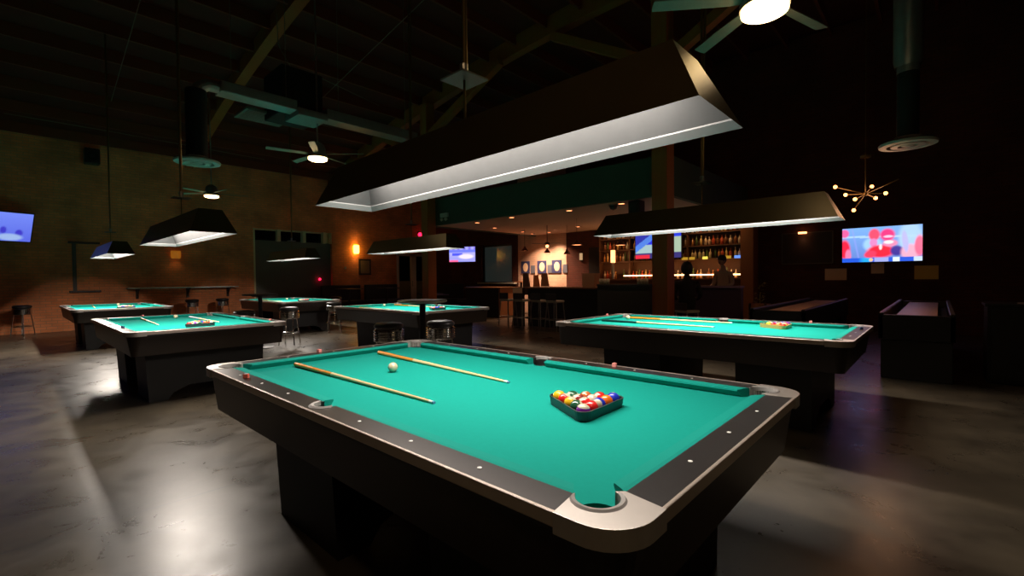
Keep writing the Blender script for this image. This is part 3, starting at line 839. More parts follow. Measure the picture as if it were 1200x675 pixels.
drinks_table(1.78, 8.02, 1.06, 'round dark drinks table between the left pool table and the boarded window', .31, 'iron')

# wall ledge, cue rack
t = thing('wall_ledge', 'long narrow drinks ledge on the brick wall', 'ledge', (0, 0, 0))
MB().box(.80, 3.66, WY - .32, WY, 1.12, 1.16, .005).build('shelf_board', 'steel', t)
for xx in (1.05, 2.3, 3.42):
    m_ = MB(); m_.prism([(0, 0), (0, 0)], 0, 0) if False else None
    m_.box(xx - .03, xx + .03, WY - .28, WY, 1.07, 1.12); m_.box(xx - .03, xx + .03, WY - .05, WY, .82, 1.07); m_.cyl((xx, WY - .24, 1.08), (xx, WY - .03, .86), .016, n=8)
    m_.build('bracket', 'iron', t)
t = thing('cue_rack', 'dark wall rack for cues with two rails on the brick wall', 'cue rack', (-.30, WY, 0))
MB().box(-.10, .55, -.10, 0, 2.40, 2.45, .004).build('upper_rail', 'iron', t)
MB().box(-.10, .55, -.12, 0, 1.05, 1.10, .004).build('lower_rail', 'iron', t)
MB().box(-.02, .06, -.03, 0, 1.10, 2.40).build('backboard', 'iron', t)
# wall sconces
def sconce(x, z, m, label, w=.09, h=.15):
    t = thing('wall_sconce', label, 'wall light', (x, WY, z))
    MB().lathe([(w * .8, 0), (w, h * .3), (w, h * 1.8), (w * .85, h * 2)], c=(0, -.10, -h), n=20).build('shade', m, t, True)
    MB().box(-.04, .04, -.03, 0, -.08, .08).build('wall_plate', 'iron', t)
    return t
sconce(8.03, 2.56, 'sconce', 'glowing amber wall sconce right of the boarded window', .11, .17)
sconce(2.0, 2.16, 'sconce_dim', 'dim orange wall sconce partly behind the left hood lamp', .13, .12)
for x, z, e in ((8.03, 2.56, 5), (2.0, 2.3, 1.0)):
    for dz, rx in ((.22, PI), (-.22, 0)):
        l = bpy.data.lights.new('sconce_light', 'SPOT'); l.energy = e; l.color = (1, .55, .15); l.spot_size = math.radians(110); l.spot_blend = 1; l.shadow_soft_size = .05
        o = bpy.data.objects.new('sconce_light', l); col.objects.link(o); o.location = (x, WY - .13, z + dz); o.rotation_euler = (rx, 0, 0)
# framed picture and small fittings on the back wall
t = thing('framed_picture', 'small dark framed picture on the back wall right of the amber sconce', 'picture', (8.45, WY, 1.52))
MB().box(-.27, .27, -.03, 0, 0, .66).build('frame', 'dark_frame', t); MB().box(-.20, .20, -.034, -.028, .07, .59).build('print', 'art', t)
t = MB().box(7.56, 7.64, WY - .02, WY, 1.76, 1.86, .004).build('wall_switch', 'concrete_pale'); tag(t, 'tiny pale switch on the back wall left of the picture', 'switch')
t = thing('red_sign_light', 'glowing red light high over the glazed door', 'sign', (11.23, WY, 3.36))
MB().lathe([(.10, 0), (.10, .05), (.08, .07), (.001, .075)], n=20).build('lens', 'red_led', t, True).rotation_euler = (PI / 2, 0, 0)
MB().box(-.14, .14, -.01, 0, -.14, .14).build('wall_plate', 'black_metal', t)
t = MB().sph((6.59, WY + .08, 1.36), .045, 12, 8).build('red_indicator', 'red_led', None, True); tag(t, 'small red light in front of the grey boarded window', 'light')
t = thing('emergency_light', 'small pale emergency light on the green soffit', 'emergency light', (7.02, 8.75, 3.16))
MB().box(-.07, 0, -.16, .16, -.06, .06, .01).build('housing', 'concrete_pale', t)
for s_ in (-1, 1): MB().cyl((-.03, s_ * .09, -.11), (-.08, s_ * .10, -.13), .035, .045, 12).build('lamp_head', 'concrete_pale', t, True)

# ------------------------------------------------------------------ screens
def screen(name, label, cx, cy, cz, w, h, face, paint, strength, nx=72, ny=40, mount=None, tilt=0, rz=0):
    """local: X across (left to right for the viewer), Z up, facing -Y"""
    t = thing('television', label, 'television', (cx, cy, cz), face)
    piv = t
    fr = MB().box(-w / 2 - .025, w / 2 + .025, 0, .06, -h / 2 - .025, h / 2 + .025, .006).build('bezel', 'black', t)
    bm_ = bmesh.new(); V = [[bm_.verts.new((-w / 2 + w * i / nx, -.003, -h / 2 + h * j / ny)) for i in range(nx + 1)] for j in range(ny + 1)]
    for j in range(ny):
        for i in range(nx): bm_.faces.new((V[j][i], V[j][i + 1], V[j + 1][i + 1], V[j + 1][i]))
    me = bpy.data.meshes.new('display'); bm_.to_mesh(me); bm_.free()
    ca = me.color_attributes.new('picture', 'FLOAT_COLOR', 'POINT')
    for k, v in enumerate(me.vertices):
        ca.data[k].color = (*paint((v.co.x + w / 2) / w, (v.co.z + h / 2) / h), 1)
    me.materials.append(screen_mat(name + '_screen', strength))
    d = bpy.data.objects.new('display', me); col.objects.link(d); d.parent = t
    if mount: MB().box(-.08, .08, .05, mount, -.08, .08).build('wall_mount', 'black_metal', t)
    t.rotation_euler = (tilt, 0, face)
    return t
def sm(a, b, x):
    t_ = max(0, min(1, (x - a) / (b - a))); return t_ * t_ * (3 - 2 * t_)
def mixc(c, d, t_): return tuple(c[i] + (d[i] - c[i]) * t_ for i in range(3))
def ell(u, v, cu, cv, ru, rv, soft=.25, rot=0):
    du, dv = (u - cu), (v - cv)
    if rot: du, dv = du * math.cos(rot) + dv * math.sin(rot) * .56, -du * math.sin(rot) / .56 + dv * math.cos(rot)
    r = math.hypot(du / ru, dv / rv); return 1 - sm(1 - soft, 1 + soft, r)
def paint_player(u, v):
    c = mixc((.13, .22, .62), (.20, .42, .85), v)
    if .70 < v + .06 * (u - .3) < .76: c = (.40, .62, .95)
    c = mixc(c, (.40, .62, .95), ell(u, v, .86, .62, .14, .5) * .9)
    c = mixc(c, (.30, .35, .9), sm(.0, .02, .02 - abs(u - .13 - .1 * (1 - v))) * .6)
    for a, b, ru, rv, cc, rt in ((.03, .38, .075, .28, (.95, .02, .06), 0), (.03, .85, .06, .12, (.9, .12, .35), 0), (.08, .2, .04, .18, (.85, .2, .4), 0),
                            (.40, .50, .12, .20, (.35, .60, .98), 0), (.42, .78, .07, .17, (.90, .08, .16), 0), (.41, .55, .05, .12, (.75, .25, .55), 0),
                            (.50, .30, .17, .18, (.98, .02, .05), 0), (.37, .22, .08, .10, (.92, .05, .12), .3), (.62, .52, .09, .10, (.85, .25, .45), 0),
                            (.585, .76, .09, .17, (.93, .04, .22), 0), (.595, .71, .06, .035, (.80, .55, .75), 0), (.60, .55, .06, .05, (.9, .8, .85), 0),
                            (.70, .30, .08, .14, (.04, .03, .30), 0), (.86, .25, .11, .22, (.85, .40, .55), 0), (.97, .42, .06, .28, (.92, .15, .28), 0), (.80, .55, .035, .3, (.45, .45, .85), .1)):
        c = mixc(c, cc, ell(u, v, a, b, ru, rv, .25, rt))
    c = mixc(c, (.98, .9, .95), ell(u, v, .50, .42, .02, .08) * .8)
    if v < .12:
        c = mixc((.02, .10, .70), (.02, .40, .95), sm(.2, .3, u) * (1 - sm(.35, .4, u)))
        if .42 < u < .6: c = (.35, .4, .85)
        if .65 < u < .73: c = (.7, .85, 1)
        if .90 < u: c = (.55, .7, .95)
        c = mixc(c, (.9, .55, .25), ell(u, v, .38, .06, .025, .05))
    return c
def paint_field(u, v):
    c = (.03, .04, .42)
    if u < .5:
        d = v - .28 - .95 * u
        if abs(d) < .10: c = (.10, .25, .85)
        if d < -.10: c = (.42, .60, .62) if v < .42 else (.03, .04, .80)
        if v > .62 and d < -.02: c = (.62, .60, .42)
    else:
        c = (.45, .58, .42) if v < .62 else (.03, .06, .85)
        if v > .76: c = (.05, .03, .20)
    if .84 < v < .90 and u < .45: c = mixc((.1, .45, .9), (.8, .2, .2), sm(.1, .4, u))
    if v < .16: c = (.05, .04, .20) if v > .11 or u > .33 else (.9, .03, .06)
    return c
def paint_field2(u, v):
    c = mixc((.35, .35, .95), (.70, .62, .98), sm(.2, .8, v) * (1 - v))
    if v > .62: c = (.16, .20, .95)
    if v > .80: c = mixc((.2, .15, .7), (.4, .4, .9), .5 + .5 * math.sin(u * 30))
    if .42 < v < .58 and .12 < u < .52: c = (.08, .10, .85)
    c = mixc(c, (.85, .75, .98), ell(u, v, .65, .35, .28, .16))
    if v < .12 and u < .35: c = (1, .15, .35)
    return c
def paint_blue(u, v):
    c = mixc((.10, .14, .80), (.18, .26, .95), v)
    c = mixc(c, (.05, .04, .60), ell(u, v, .55, .38, .05, .12) + 0)
    c = mixc(c, (.05, .04, .60), ell(u, v, .80, .30, .06, .12))
    c = mixc(c, (.35, .50, .85), ell(u, v, .66, .14, .2, .12))
    return c
screen('player', 'television on the right wall showing a football player in red', 11.90, -.87, 2.01, 1.45, .80, -PI / 2, paint_player, 1.25, 96, 54, .10)
screen('field', 'television among the bottles, partly hidden by the thick timber post', 11.47, 4.35, 2.37, 1.44, 1.0, -PI / 2, paint_field, 1.0, 60, 40, .09)
screen('far', 'small television with blue and white picture in the far corner', 11.25, 12.9, 2.34, 1.15, .62, math.radians(-62), paint_field2, 1.2, 48, 28, .25)
screen('left', 'blue television at the left edge high on the brick wall', -1.62, 15.15, 2.72, 1.15, .72, math.radians(20), paint_blue, 1.0, 48, 28, .35, .32)

# ------------------------------------------------------------------ bar
bar = thing('bar_counter', 'black fronted bar counter with brown wooden top', 'bar counter', (8.0, 5.45, 0))
MB().box(.10, .70, -1.15, 1.1, 0, 1.03).build('front_panel', 'bar_black', bar)
MB().box(0, .78, -1.18, 1.18, 1.03, 1.075, .006).build('counter_top', 'bar_top', bar)
MB().cyl((.02, -1.1, .22), (.02, 1.1, .22), .02, n=10).build('foot_rail', 'iron', bar)
for yy in (-1.0, 0, 1.0): MB().cyl((.02, yy, .22), (.11, yy, .22), .012, n=8).build('rail_bracket', 'iron', bar)
p = thing('partition_wall', 'slate grey low partition between bar counter and thick post', 'partition', (8.0, 3.5, 0))
MB().box(0, .14, -.62, .74, 0, 1.12).build('panel', 'pony', p); MB().box(-.03, .17, -.62, .74, 1.12, 1.15).build('cap', 'pony', p)
p = thing('partition_wall', 'low partition coloured with purple television light, right of the thick post', 'partition', (8.0, 1.6, 0))
MB().box(0, .14, -.62, .75, 0, 1.08).build('panel', 'purple', p); MB().box(-.05, .22, -.62, .75, 1.08, 1.12).build('cap', 'purple_top', p)
# server counter at the far end, orange light put into its side colour
p = thing('server_counter', 'dark counter with its side coloured for orange light beyond the bar stools', 'counter', (9.4, 8.9, 0))
MB().box(0, .95, 0, .06, 0, .98).build('side_panel', 'orange_wood', p); MB().box(0, .95, .06, 1.7, 0, .98).build('body', 'bar_black', p)
MB().box(-.04, .99, -.04, 1.74, .98, 1.02).build('counter_top', 'bar_top', p)
# bar stools
def make_bar_stool():
    t = thing('counter_stool', '', 'stool')
    MB().box(-.17, .17, -.17, .17, .70, .76, .02).build('seat', 'concrete_pale', t)
    MB().box(-.18, -.155, -.16, .16, .76, .93, .01).build('low_backrest', 'iron', t)
    for sx in (-1, 1):
        for sy in (-1, 1):
            MB().cyl((sx * .14, sy * .14, .70), (sx * .19, sy * .19, 0), .014, n=8).build('leg', 'steel', t)
    m_ = MB()
    for a, b in (((-.17, -.17), (.17, -.17)), ((.17, -.17), (.17, .17)), ((.17, .17), (-.17, .17)), ((-.17, .17), (-.17, -.17))):
        m_.cyl((*a, .28), (*b, .28), .010, n=8)
    m_.build('foot_rails', 'steel', t)
    return t
bs = make_bar_stool()
for i, (x, y, lab) in enumerate(((7.62, 6.85, 'leftmost of the four stools at the black bar front'), (7.58, 6.30, 'second from left of the four stools at the black bar front'),
                                 (7.55, 5.68, 'third from left of the four stools at the black bar front'), (7.55, 5.18, 'rightmost of the four stools at the black bar front'))):
    o = bs if i == 0 else dup(bs, (x, y, 0)); o.location = (x, y, 0); o['label'] = lab; o['group'] = 'stools at the bar counter'
# things on the bar
o = MB().box(8.35, 8.62, 4.55, 4.92, 1.076, 1.42, .004).build('cardboard_box', 'cardboard'); tag(o, 'plain tan box standing on the bar top', 'box')
t = thing('menu_holder', 'bright cream menu card below the bar top beside the stools', 'menu', (7.88, 6.745, .0))
MB().box(0, .02, -.17, .17, .87, 1.05).build('card', 'bright_paper', t); MB().box(.02, .10, -.185, .185, 0, 1.06).build('stand', 'iron', t)
# small table and chairs against the pale wall
t = thing('pub_table', 'small table in front of the pale brick wall', 'table', (11.3, 9.65, 0))
MB().lathe([(.001, 1.20), (.33, 1.20), (.33, 1.165), (.001, 1.165)], n=24).build('tabletop', 'orange_wood', t); MB().cyl((0, 0, 0), (0, 0, 1.17), .04).build('column', 'iron', t); MB().lathe([(.25, 0), (.25, .02), (.05, .05)], n=20).build('base', 'iron', t)
def chair(x, y, rz, m, label, back=1.42, w=.42):
    t = thing('tall_chair', label, 'chair', (x, y, 0), rz, 'tall chairs before the pale brick wall')
    MB().box(-w / 2, w / 2, -w / 2, w / 2, .72, .78, .01).build('seat', m, t)
    b = MB(); b.prism([(-w / 2, -w / 2), (w / 2, -w / 2), (w / 2, -w / 2 + .04), (-w / 2, -w / 2 + .04)], .78, .80)
    A = [b.bm.verts.new(p_) for p_ in ((-w / 2, -w / 2, .78), (w / 2, -w / 2, .78), (w * .28, -w / 2 - .06, back), (-w * .28, -w / 2 - .06, back))]
    B = [b.bm.verts.new(v_.co + Vector((0, .03, 0))) for v_ in A]
    b.bm.faces.new(A); b.bm.faces.new(B[::-1])
    for i in range(4): b.bm.faces.new((A[i], B[i], B[(i + 1) % 4], A[(i + 1) % 4]))
    b.build('backrest', m, t)
    for sx in (-1, 1):
        for sy in (-1, 1): MB().cyl((sx * w * .42, sy * w * .42, .72), (sx * w * .48, sy * w * .48, 0), .018, n=8).build('leg', 'iron', t)
chair(11.0, 8.95, -PI / 2, 'iron', 'dark high chair left of the brown ones before the pale wall', 1.50, .40)
chair(11.0, 8.50, -PI / 2, 'orange_wood', 'brown high chair in the middle before the pale wall', 1.42, .36)
chair(10.9, 8.02, -PI / 2, 'cardboard', 'tan tapered high chair nearest the bar before the pale wall', 1.48, .42)
# posters
def poster(y, w, z0, z1, m, label, oval=False):
    t = thing('wall_print', label, 'print', (12.0, y, (z0 + z1) / 2), 0, 'prints on the pale brick wall')
    h = (z1 - z0) / 2
    MB().box(-.03, 0, -w / 2, w / 2, -h, h).build('panel', m, t)
    if oval: 
        o = MB().lathe([(.001, .0), (1, .0), (1, .004), (.001, .004)], n=28).build('pale_disc', 'oval', t); o.rotation_euler = (0, -PI / 2, 0); o.scale = (h * .72, w * .30, 1); o.location = (-.030, -.02, 0)
for i, (y, nm) in enumerate(((10.04, 'left'), (9.22, 'middle'), (8.52, 'right'))):
    poster(y, .42, 1.50, 1.97, 'navy', nm + ' of the three navy prints with a pale oval', True)
    poster(y - .38, .20, 1.50, 1.80, 'slate', 'small slate print right of the %s navy print' % nm)
# pendants of the bar
def pendant(x, y, z, r, label, glow='downlight'):
    t = thing('pendant_lamp', label, 'pendant lamp', (x, y, z), 0, 'small cone pendants over the bar')
    MB().cyl((0, 0, .12), (0, 0, 2.93 - z), .006, n=6).build('cord', 'iron', t)
    MB().lathe([(.03, .15), (.035, .11), (r, .0), (r * .97, .0), (.03, .10)], n=20).build('shade', 'shade', t, True)
    MB().lathe([(r * .85, .012), (.001, .010)], n=16).build('bulb', glow, t)
pendant(10.0, 8.32, 2.22, .12, 'cone pendant at the left of the pale wall')
pendant(10.6, 7.85, 2.16, .12, 'cone pendant before the middle of the pale wall')
pendant(10.0, 6.60, 2.04, .11, 'cone pendant at the right edge of the pale wall')
pendant(8.9, 5.46, 2.20, .17, 'larger cone pendant left of the glowing lantern')
pendant(8.9, 4.12, 2.12, .17, 'larger cone pendant right above the glowing lantern')
t = thing('bar_fan', 'small dark three bladed fan with light hanging before the pale wall', 'ceiling fan', (9.6, 7.05, 2.34))
MB().cyl((0, 0, .05), (0, 0, .59), .012, n=8).build('rod', 'iron', t); MB().lathe([(.001, .08), (.07, .06), (.08, 0), (.001, -.02)], n=16).build('motor', 'iron', t)
for k in range(3):
    a = .6 + 2 * PI * k / 3; o = MB().box(.06, .48, -.05, .05, .02, .03).build('blade', 'iron', t); o.rotation_euler = (0, 0, a)
MB().sph((0, 0, -.05), .05, 12, 8).build('light', 'downlight', t)
# recessed downlights
for x, y, lab in ((7.57, 7.99, 'downlight nearest the far end of the soffit'), (8.91, 8.62, 'downlight behind the far end of the soffit'), (7.46, 6.53, 'downlight near the soffit above the dark window'),
             (10.5, 8.85, 'downlight before the left end of the pale wall'), (11.3, 9.1, 'downlight close to the top of the pale wall'), (11.4, 8.4, 'downlight at the right top of the pale wall'), (7.54, 4.72, 'downlight near the soffit right of the pale wall'),
             (10.6, 6.6, 'downlight above the large left pendant'), (7.52, 3.30, 'downlight glowing next to the black dome camera')):
    t = thing('downlight', lab, 'downlight', (x, y, 2.93), 0, 'recessed downlights in the bar ceiling')
    MB().ring((0, 0, -.004), .085, .012, 20, 6).build('trim_ring', 'shade', t, True); MB().lathe([(.08, -.006), (.001, -.008)], n=20).build('lens', 'downlight', t)
    l = bpy.data.lights.new('spot', 'SPOT'); l.energy = (330 if x > 11 else 90) if x > 10 and y > 8 else 11; l.color = (1, .56, .34); l.spot_size = math.radians(120); l.spot_blend = .8; l.shadow_soft_size = .05
    o = bpy.data.objects.new('spot', l); col.objects.link(o); o.location = (x, y, 2.90)
t = thing('dome_camera', 'small black dome camera under the bar ceiling', 'camera', (7.6, 3.55, 2.93))
MB().lathe([(.09, 0), (.09, -.03), (.07, -.09), (.001, -.12)], n=20).build('dome', 'black', t, True); MB().lathe([(.11, 0), (.11, -.02)], n=20).build('collar', 'steel', t)
t = thing('hanging_speaker', 'black loudspeaker under the soffit beside the thick post', 'speaker', (7.35, 2.85, 2.55))
MB().box(-.12, .12, -.13, .13, 0, .36, .01).build('cabinet', 'black', t); MB().cyl((-.125, 0, .15), (-.119, 0, .15), .09, n=20).build('cone', 'duct_black', t)
# back bar: cabinet, shelves, LED strip
bb = thing('back_bar', 'dark wooden back bar with bottle shelves against the right wall', 'back bar', (11.55, 0, 0))
MB().box(.05, .45, 2.06, 6.55, 0, 1.22).build('cabinet', 'shelf', bb); MB().box(0, .45, 2.06, 6.55, 1.22, 1.26).build('counter_top', 'bar_top', bb)
for z in (1.80, 2.17, 2.54): MB().box(.20, .45, 2.06, 6.55, z, z + .03).build('shelf', 'shelf', bb)
for y in (2.06, 3.55, 5.42, 6.52): MB().box(.20, .45, y, y + .04, 1.26, 2.9).build('upright', 'shelf', bb)
MB().box(.435, .45, 2.06, 6.55, 1.26, 2.9).build('back_panel', 'shelf', bb)
MB().box(.16, .185, 2.10, 5.62, 1.345, 1.375).build('light_strip', 'strip', bb)
for y0, y1, c in ((3.55, 3.72, 'gold'), (3.35, 3.50, 'gold'), (2.98, 3.12, 'gold2'), (2.35, 2.62, 'gold'), (2.10, 2.26, 'cyan')):
    if c not in M: M[c] = emis('shelf_tag_' + c, {'gold': (.9, .5, .03), 'gold2': (1, .75, .1), 'cyan': (.12, .3, .9)}[c], 1.1 if c != 'gold' else .5)
    MB().box(.17, .20, y0, y1, 1.80, 1.875).build('price_light', c, bb)
l = bpy.data.lights.new('shelf_light', 'AREA'); l.shape = 'RECTANGLE'; l.size = 4.2; l.size_y = .05; l.energy = 12; l.color = (1, .55, .25)
o = bpy.data.objects.new('shelf_light', l); col.objects.link(o); o.location = (11.62, 4.2, 1.40); o.rotation_euler = (0, math.radians(180 - 25), PI / 2); o.rotation_euler = (PI, 0, PI / 2)
l = bpy.data.lights.new('shelf_light', 'AREA'); l.shape = 'RECTANGLE'; l.size = 4.2; l.size_y = .05; l.energy = 12; l.color = (1, .55, .25)
o = bpy.data.objects.new('shelf_light', l); col.objects.link(o); o.location = (11.30, 4.3, 2.86); o.rotation_euler = Vector((-.5, 0, 1)).to_track_quat('Z', 'Y').to_euler()
# bottles: a few shapes, each bottle its own object
def bottle_mesh(r, h, neck, m):
    me = MB().lathe([(.001, 0), (r, .0), (r, h * .55), (r * .9, h * .62), (neck, h * .74), (neck, h * .97), (neck * 1.2, h * .97), (neck * 1.2, h), (.001, h)], n=12)
    d = bpy.data.meshes.new('bottle'); bmesh.ops.recalc_face_normals(me.bm, faces=me.bm.faces); me.bm.to_mesh(d); me.bm.free(); d.shade_smooth(); d.materials.append(m); return d
BT = []
for i, (c, r_) in enumerate((((.60, .27, .07), .15), ((.80, .62, .40), .12), ((.25, .10, .04), .12), ((.10, .16, .05), .12), ((.85, .72, .52), .2), ((.60, .10, .04), .15), ((.90, .62, .20), .15))):
    BT.append(bottle_mesh(.033 + .006 * (i % 3), .24 + .02 * (i % 4), .012, mat('bottle_glass_%s' % 'abcdefg'[i], c, r_, 0, .6)))
rb = random.Random(5)
for row, (z, nm) in enumerate(((1.83, 'lowest'), (2.20, 'middle'), (2.57, 'top'), (1.26, 'counter'))):
    y = 2.16
    while y < 6.45:
        if not any(abs(y - (u + .02)) < .07 for u in (3.55, 5.42)) and not (row < 3 and row > 0 and 3.9 < y < 5.3 and False):
            if not (row == 3 and rb.random() < .25):
                b = bpy.data.objects.new('liquor_bottle', rb.choice(BT)); col.objects.link(b); b.location = (11.55 + rb.uniform(.27, .34), y, z + .0005)
                lab = {'lowest': 'liquor bottle on the lowest wall shelf behind the bar', 'middle': 'liquor bottle on the middle wall shelf behind the bar', 'top': 'liquor bottle on the top wall shelf behind the bar', 'counter': 'liquor bottle on the back bar top behind the warm light strip'}[nm]
                tag(b, lab, 'bottle', 'bottles, %s row' % nm)
        y += rb.choice((.10, .115, .13))
# drinking glasses at the partition and bar
gm = MB().lathe([(.001, .0), (.03, .0), (.036, .13), (.033, .13), (.028, .01), (.001, .01)], n=12)
gd = bpy.data.meshes.new('glass'); bmesh.ops.recalc_face_normals(gm.bm, faces=gm.bm.faces); gm.bm.to_mesh(gd); gm.bm.free(); gd.shade_smooth(); gd.materials.append(mat('frosted_glass', (.55, .48, .35), .15, 0, .8))
for i in range(8):
    g = bpy.data.objects.new('drinking_glass', gd); col.objects.link(g); g.location = (8.07, 2.98 + i * .07 + (i > 3) * .72, 1.1505)
    tag(g, 'small drinking glass on the slate grey partition', 'glass', 'glasses on the grey partition')
# lantern on the bar wall
t = thing('wall_lantern', 'tall glowing orange lantern behind the bar', 'wall light', (11.45, 5.85, 1.78))
MB().box(-.05, .05, -.06, .06, .0, .40, .01).build('glass_body', 'lantern', t)
MB().box(-.06, .06, -.07, .07, .40, .43).build('cap', 'iron', t); MB().box(-.03, .03, -.03, .03, -.52, 0).build('stem', 'steel', t)
l = bpy.data.lights.new('lantern_light', 'POINT'); l.energy = 4; l.color = (1, .45, .2); l.shadow_soft_size = .1
o = bpy.data.objects.new('lantern_light', l); col.objects.link(o); o.location = (11.2, 5.9, 2.0)
# black service door in the right wall behind the bar
d2 = bpy.data.objects.new('door_2', None); col.objects.link(d2); d2['kind'] = 'structure'
MB().box(11.96, 12.0, 6.66, 7.10, 0, 2.35).build('leaf', 'bar_black', d2); MB().cyl((11.93, 6.74, 1.0), (11.93, 6.74, 1.12), .012).build('handle', 'steel', d2)
t = thing('wall_lamp', 'little pale wall lamp left of the black doorway behind the bar', 'wall light', (11.98, 7.42, 2.05))
MB().box(-.06, 0, -.05, .05, -.12, .12, .01).build('shade', emis('faint_lamp', (1, .6, .3), .5), t); MB().box(-.01, .02, -.06, .06, -.15, .15).build('wall_plate', 'iron', t)

# ------------------------------------------------------------------ right wall fittings
t = thing('blackboard', 'dark framed board on the right wall left of the television', 'board', (12.0, .61, 2.0))
MB().box(-.02, 0, -.55, .55, -.38, .38).build('panel', 'board', t)
m_ = MB(); m_.box(-.035, 0, -.56, -.54, -.40, .40); m_.box(-.035, 0, .54, .56, -.40, .40); m_.box(-.035, 0, -.56, .56, -.40, -.38); m_.box(-.035, 0, -.56, .56, .38, .40); m_.build('frame', 'pale_line', t)
MB().cyl((-.14, -.02, .38), (-.14, .16, .38), .025, n=10).build('picture_light', 'downlight', t); MB().cyl((-.14, .07, .40), (0, .07, .40), .008, n=6).build('light_arm', 'iron', t)
l = bpy.data.lights.new('picture_spot', 'SPOT'); l.energy = 1.0; l.color = (1, .5, .25); l.spot_size = math.radians(100); l.spot_blend = 1; l.shadow_soft_size = .03
o = bpy.data.objects.new('picture_spot', l); col.objects.link(o); o.location = (11.84, .68, 2.33); o.rotation_euler = (0, -.35, 0)
for y0, y1, z0, z1, m, lab in ((-.22, .22, 1.19, 1.47, 'paper', 'tan notice on the right wall below the left corner of the television'),
                           (-.93, -.69, 1.34, 1.67, 'paper', 'narrow upright notice just below the middle of the television'),
                           (-1.86, -1.46, 1.20, 1.50, 'paper_gold', 'gold board on the right wall right of the television')):
    t = thing('wall_notice', lab, 'notice', (12.0, (y0 + y1) / 2, (z0 + z1) / 2)); hh = (z1 - z0) / 2; ww = (y1 - y0) / 2
    MB().box(-.015, 0, -ww, ww, -hh, hh).build('board', m, t)
    MB().box(-.02, -.0, -ww - .01, ww + .01, hh, hh + .012).build('top_strip', 'iron', t)
# sputnik chandelier
t = thing('chandelier', 'branching chandelier with seven amber bulbs left of the duct', 'chandelier', (6.5, -1.10, 2.44))
MB().cyl((0, 0, 0), (0, 0, roof_z(-1.1) - 2.44 - .02), .006, n=8).build('rod', 'brass', t)
MB().lathe([(.06, .50), (.06, .53), (.01, .54)], n=16).build('canopy', 'brass', t)
MB().sph((0, 0, 0), .03, 12, 8).build('hub', 'brass', t)
def scr(dx, dz, depth=0):   # sideways offset in the picture plane of the room diagonal, metres
    return (dx * .671 + depth * .742, -dx * .742 + depth * .671, dz)
arms = [((-.42, .09), (.42, .17)), ((-.14, .02), None), ((-.21, -.09), None), ((-.14, -.22), None), ((.17, .12), None), ((.16, -.01), None), ((.24, -.03), None)]
bulbs = [(-.42, .10, .0), (-.15, .02, .18), (-.215, -.09, -.1), (-.125, -.22, .05), (.165, .12, .1), (.165, -.02, -.15), (.235, -.04, .12)]
for bx_, bz_, dp in bulbs:
    p_ = Vector(scr(bx_, bz_, dp)); q = p_ * .93
    MB().cyl((0, 0, 0), q, .006, n=6).build('arm', 'brass', t)
    MB().sph(p_, .024, 14, 10).build('bulb', 'bulb', t, True)
MB().cyl((0, 0, 0), scr(.46, .20, .0), .007, n=6).build('arm', 'brass', t)
for dx, dy in ((-.2, .2), (.2, -.2)):
    l = bpy.data.lights.new('chandelier_light', 'POINT'); l.energy = 9; l.color = (1, .5, .25); l.shadow_soft_size = .2
    o = bpy.data.objects.new('chandelier_light', l); col.objects.link(o); o.location = (6.5 + dx, -1.1 + dy, 2.40)
# shuffleboard tables
def shuffleboard(yc, label, x0=5.85, x1=9.95, w=.36):
    t = thing('shuffleboard_table', label, 'shuffleboard table', (x0, yc, 0), 0, 'shuffleboard tables by the right wall')
    L = x1 - x0
    MB().box(.12, L - .12, -.20, .20, .70, .79, .004).build('playing_board', 'shuffle', t)
    MB().box(.05, L - .05, -w + .05, w - .05, .62, .70).build('gutter', 'gutter', t)
    for s_ in (-1, 1):
        a, b = sorted((s_ * w, s_ * (w - .055))); MB().box(0, L, a, b, .50, .83, .01).build('side_rail', 'black', t)
        a, b = sorted((s_ * (w - .01), s_ * (w - .045))); MB().box(.01, L - .01, a, b, .83, .836).build('rail_cap', 'pale_line', t)
    for a in (0, L - .06): MB().box(a, a + .06, -w, w, .50, .81, .01).build('end_rail', 'black', t)
    for a in (.06, L / 2 - .25, L - .56): MB().box(a, a + .5, -w + .02, w - .02, 0, .50, .01).build('pedestal', 'black', t)
shuffleboard(-.14, 'shuffleboard table just behind the right pool table')
shuffleboard(-1.66, 'shuffleboard table below the television at the right')
# black lounge cabinet in the dark at the right edge
t = thing('low_cabinet', 'black cabinet in the dark at the right edge of the photo', 'cabinet', (6.3, -3.1, 0))
MB().box(0, .6, -.8, .8, 0, .92, .01).build('body', 'bar_black', t); MB().box(-.02, .62, -.82, .82, .92, .95).build('top', 'black', t)
for s_ in (-1, 1):
    a, b = sorted((s_ * .02, s_ * .76)); MB().box(-.015, 0, a, b, .06, .88).build('door', 'black', t)
o = MB().cyl((6.45, -2.65, .9505), (6.45, -2.65, .965), .09, n=24).build('coaster_tray', 'steel'); tag(o, 'small metal tray on the black cabinet at the right edge', 'tray')
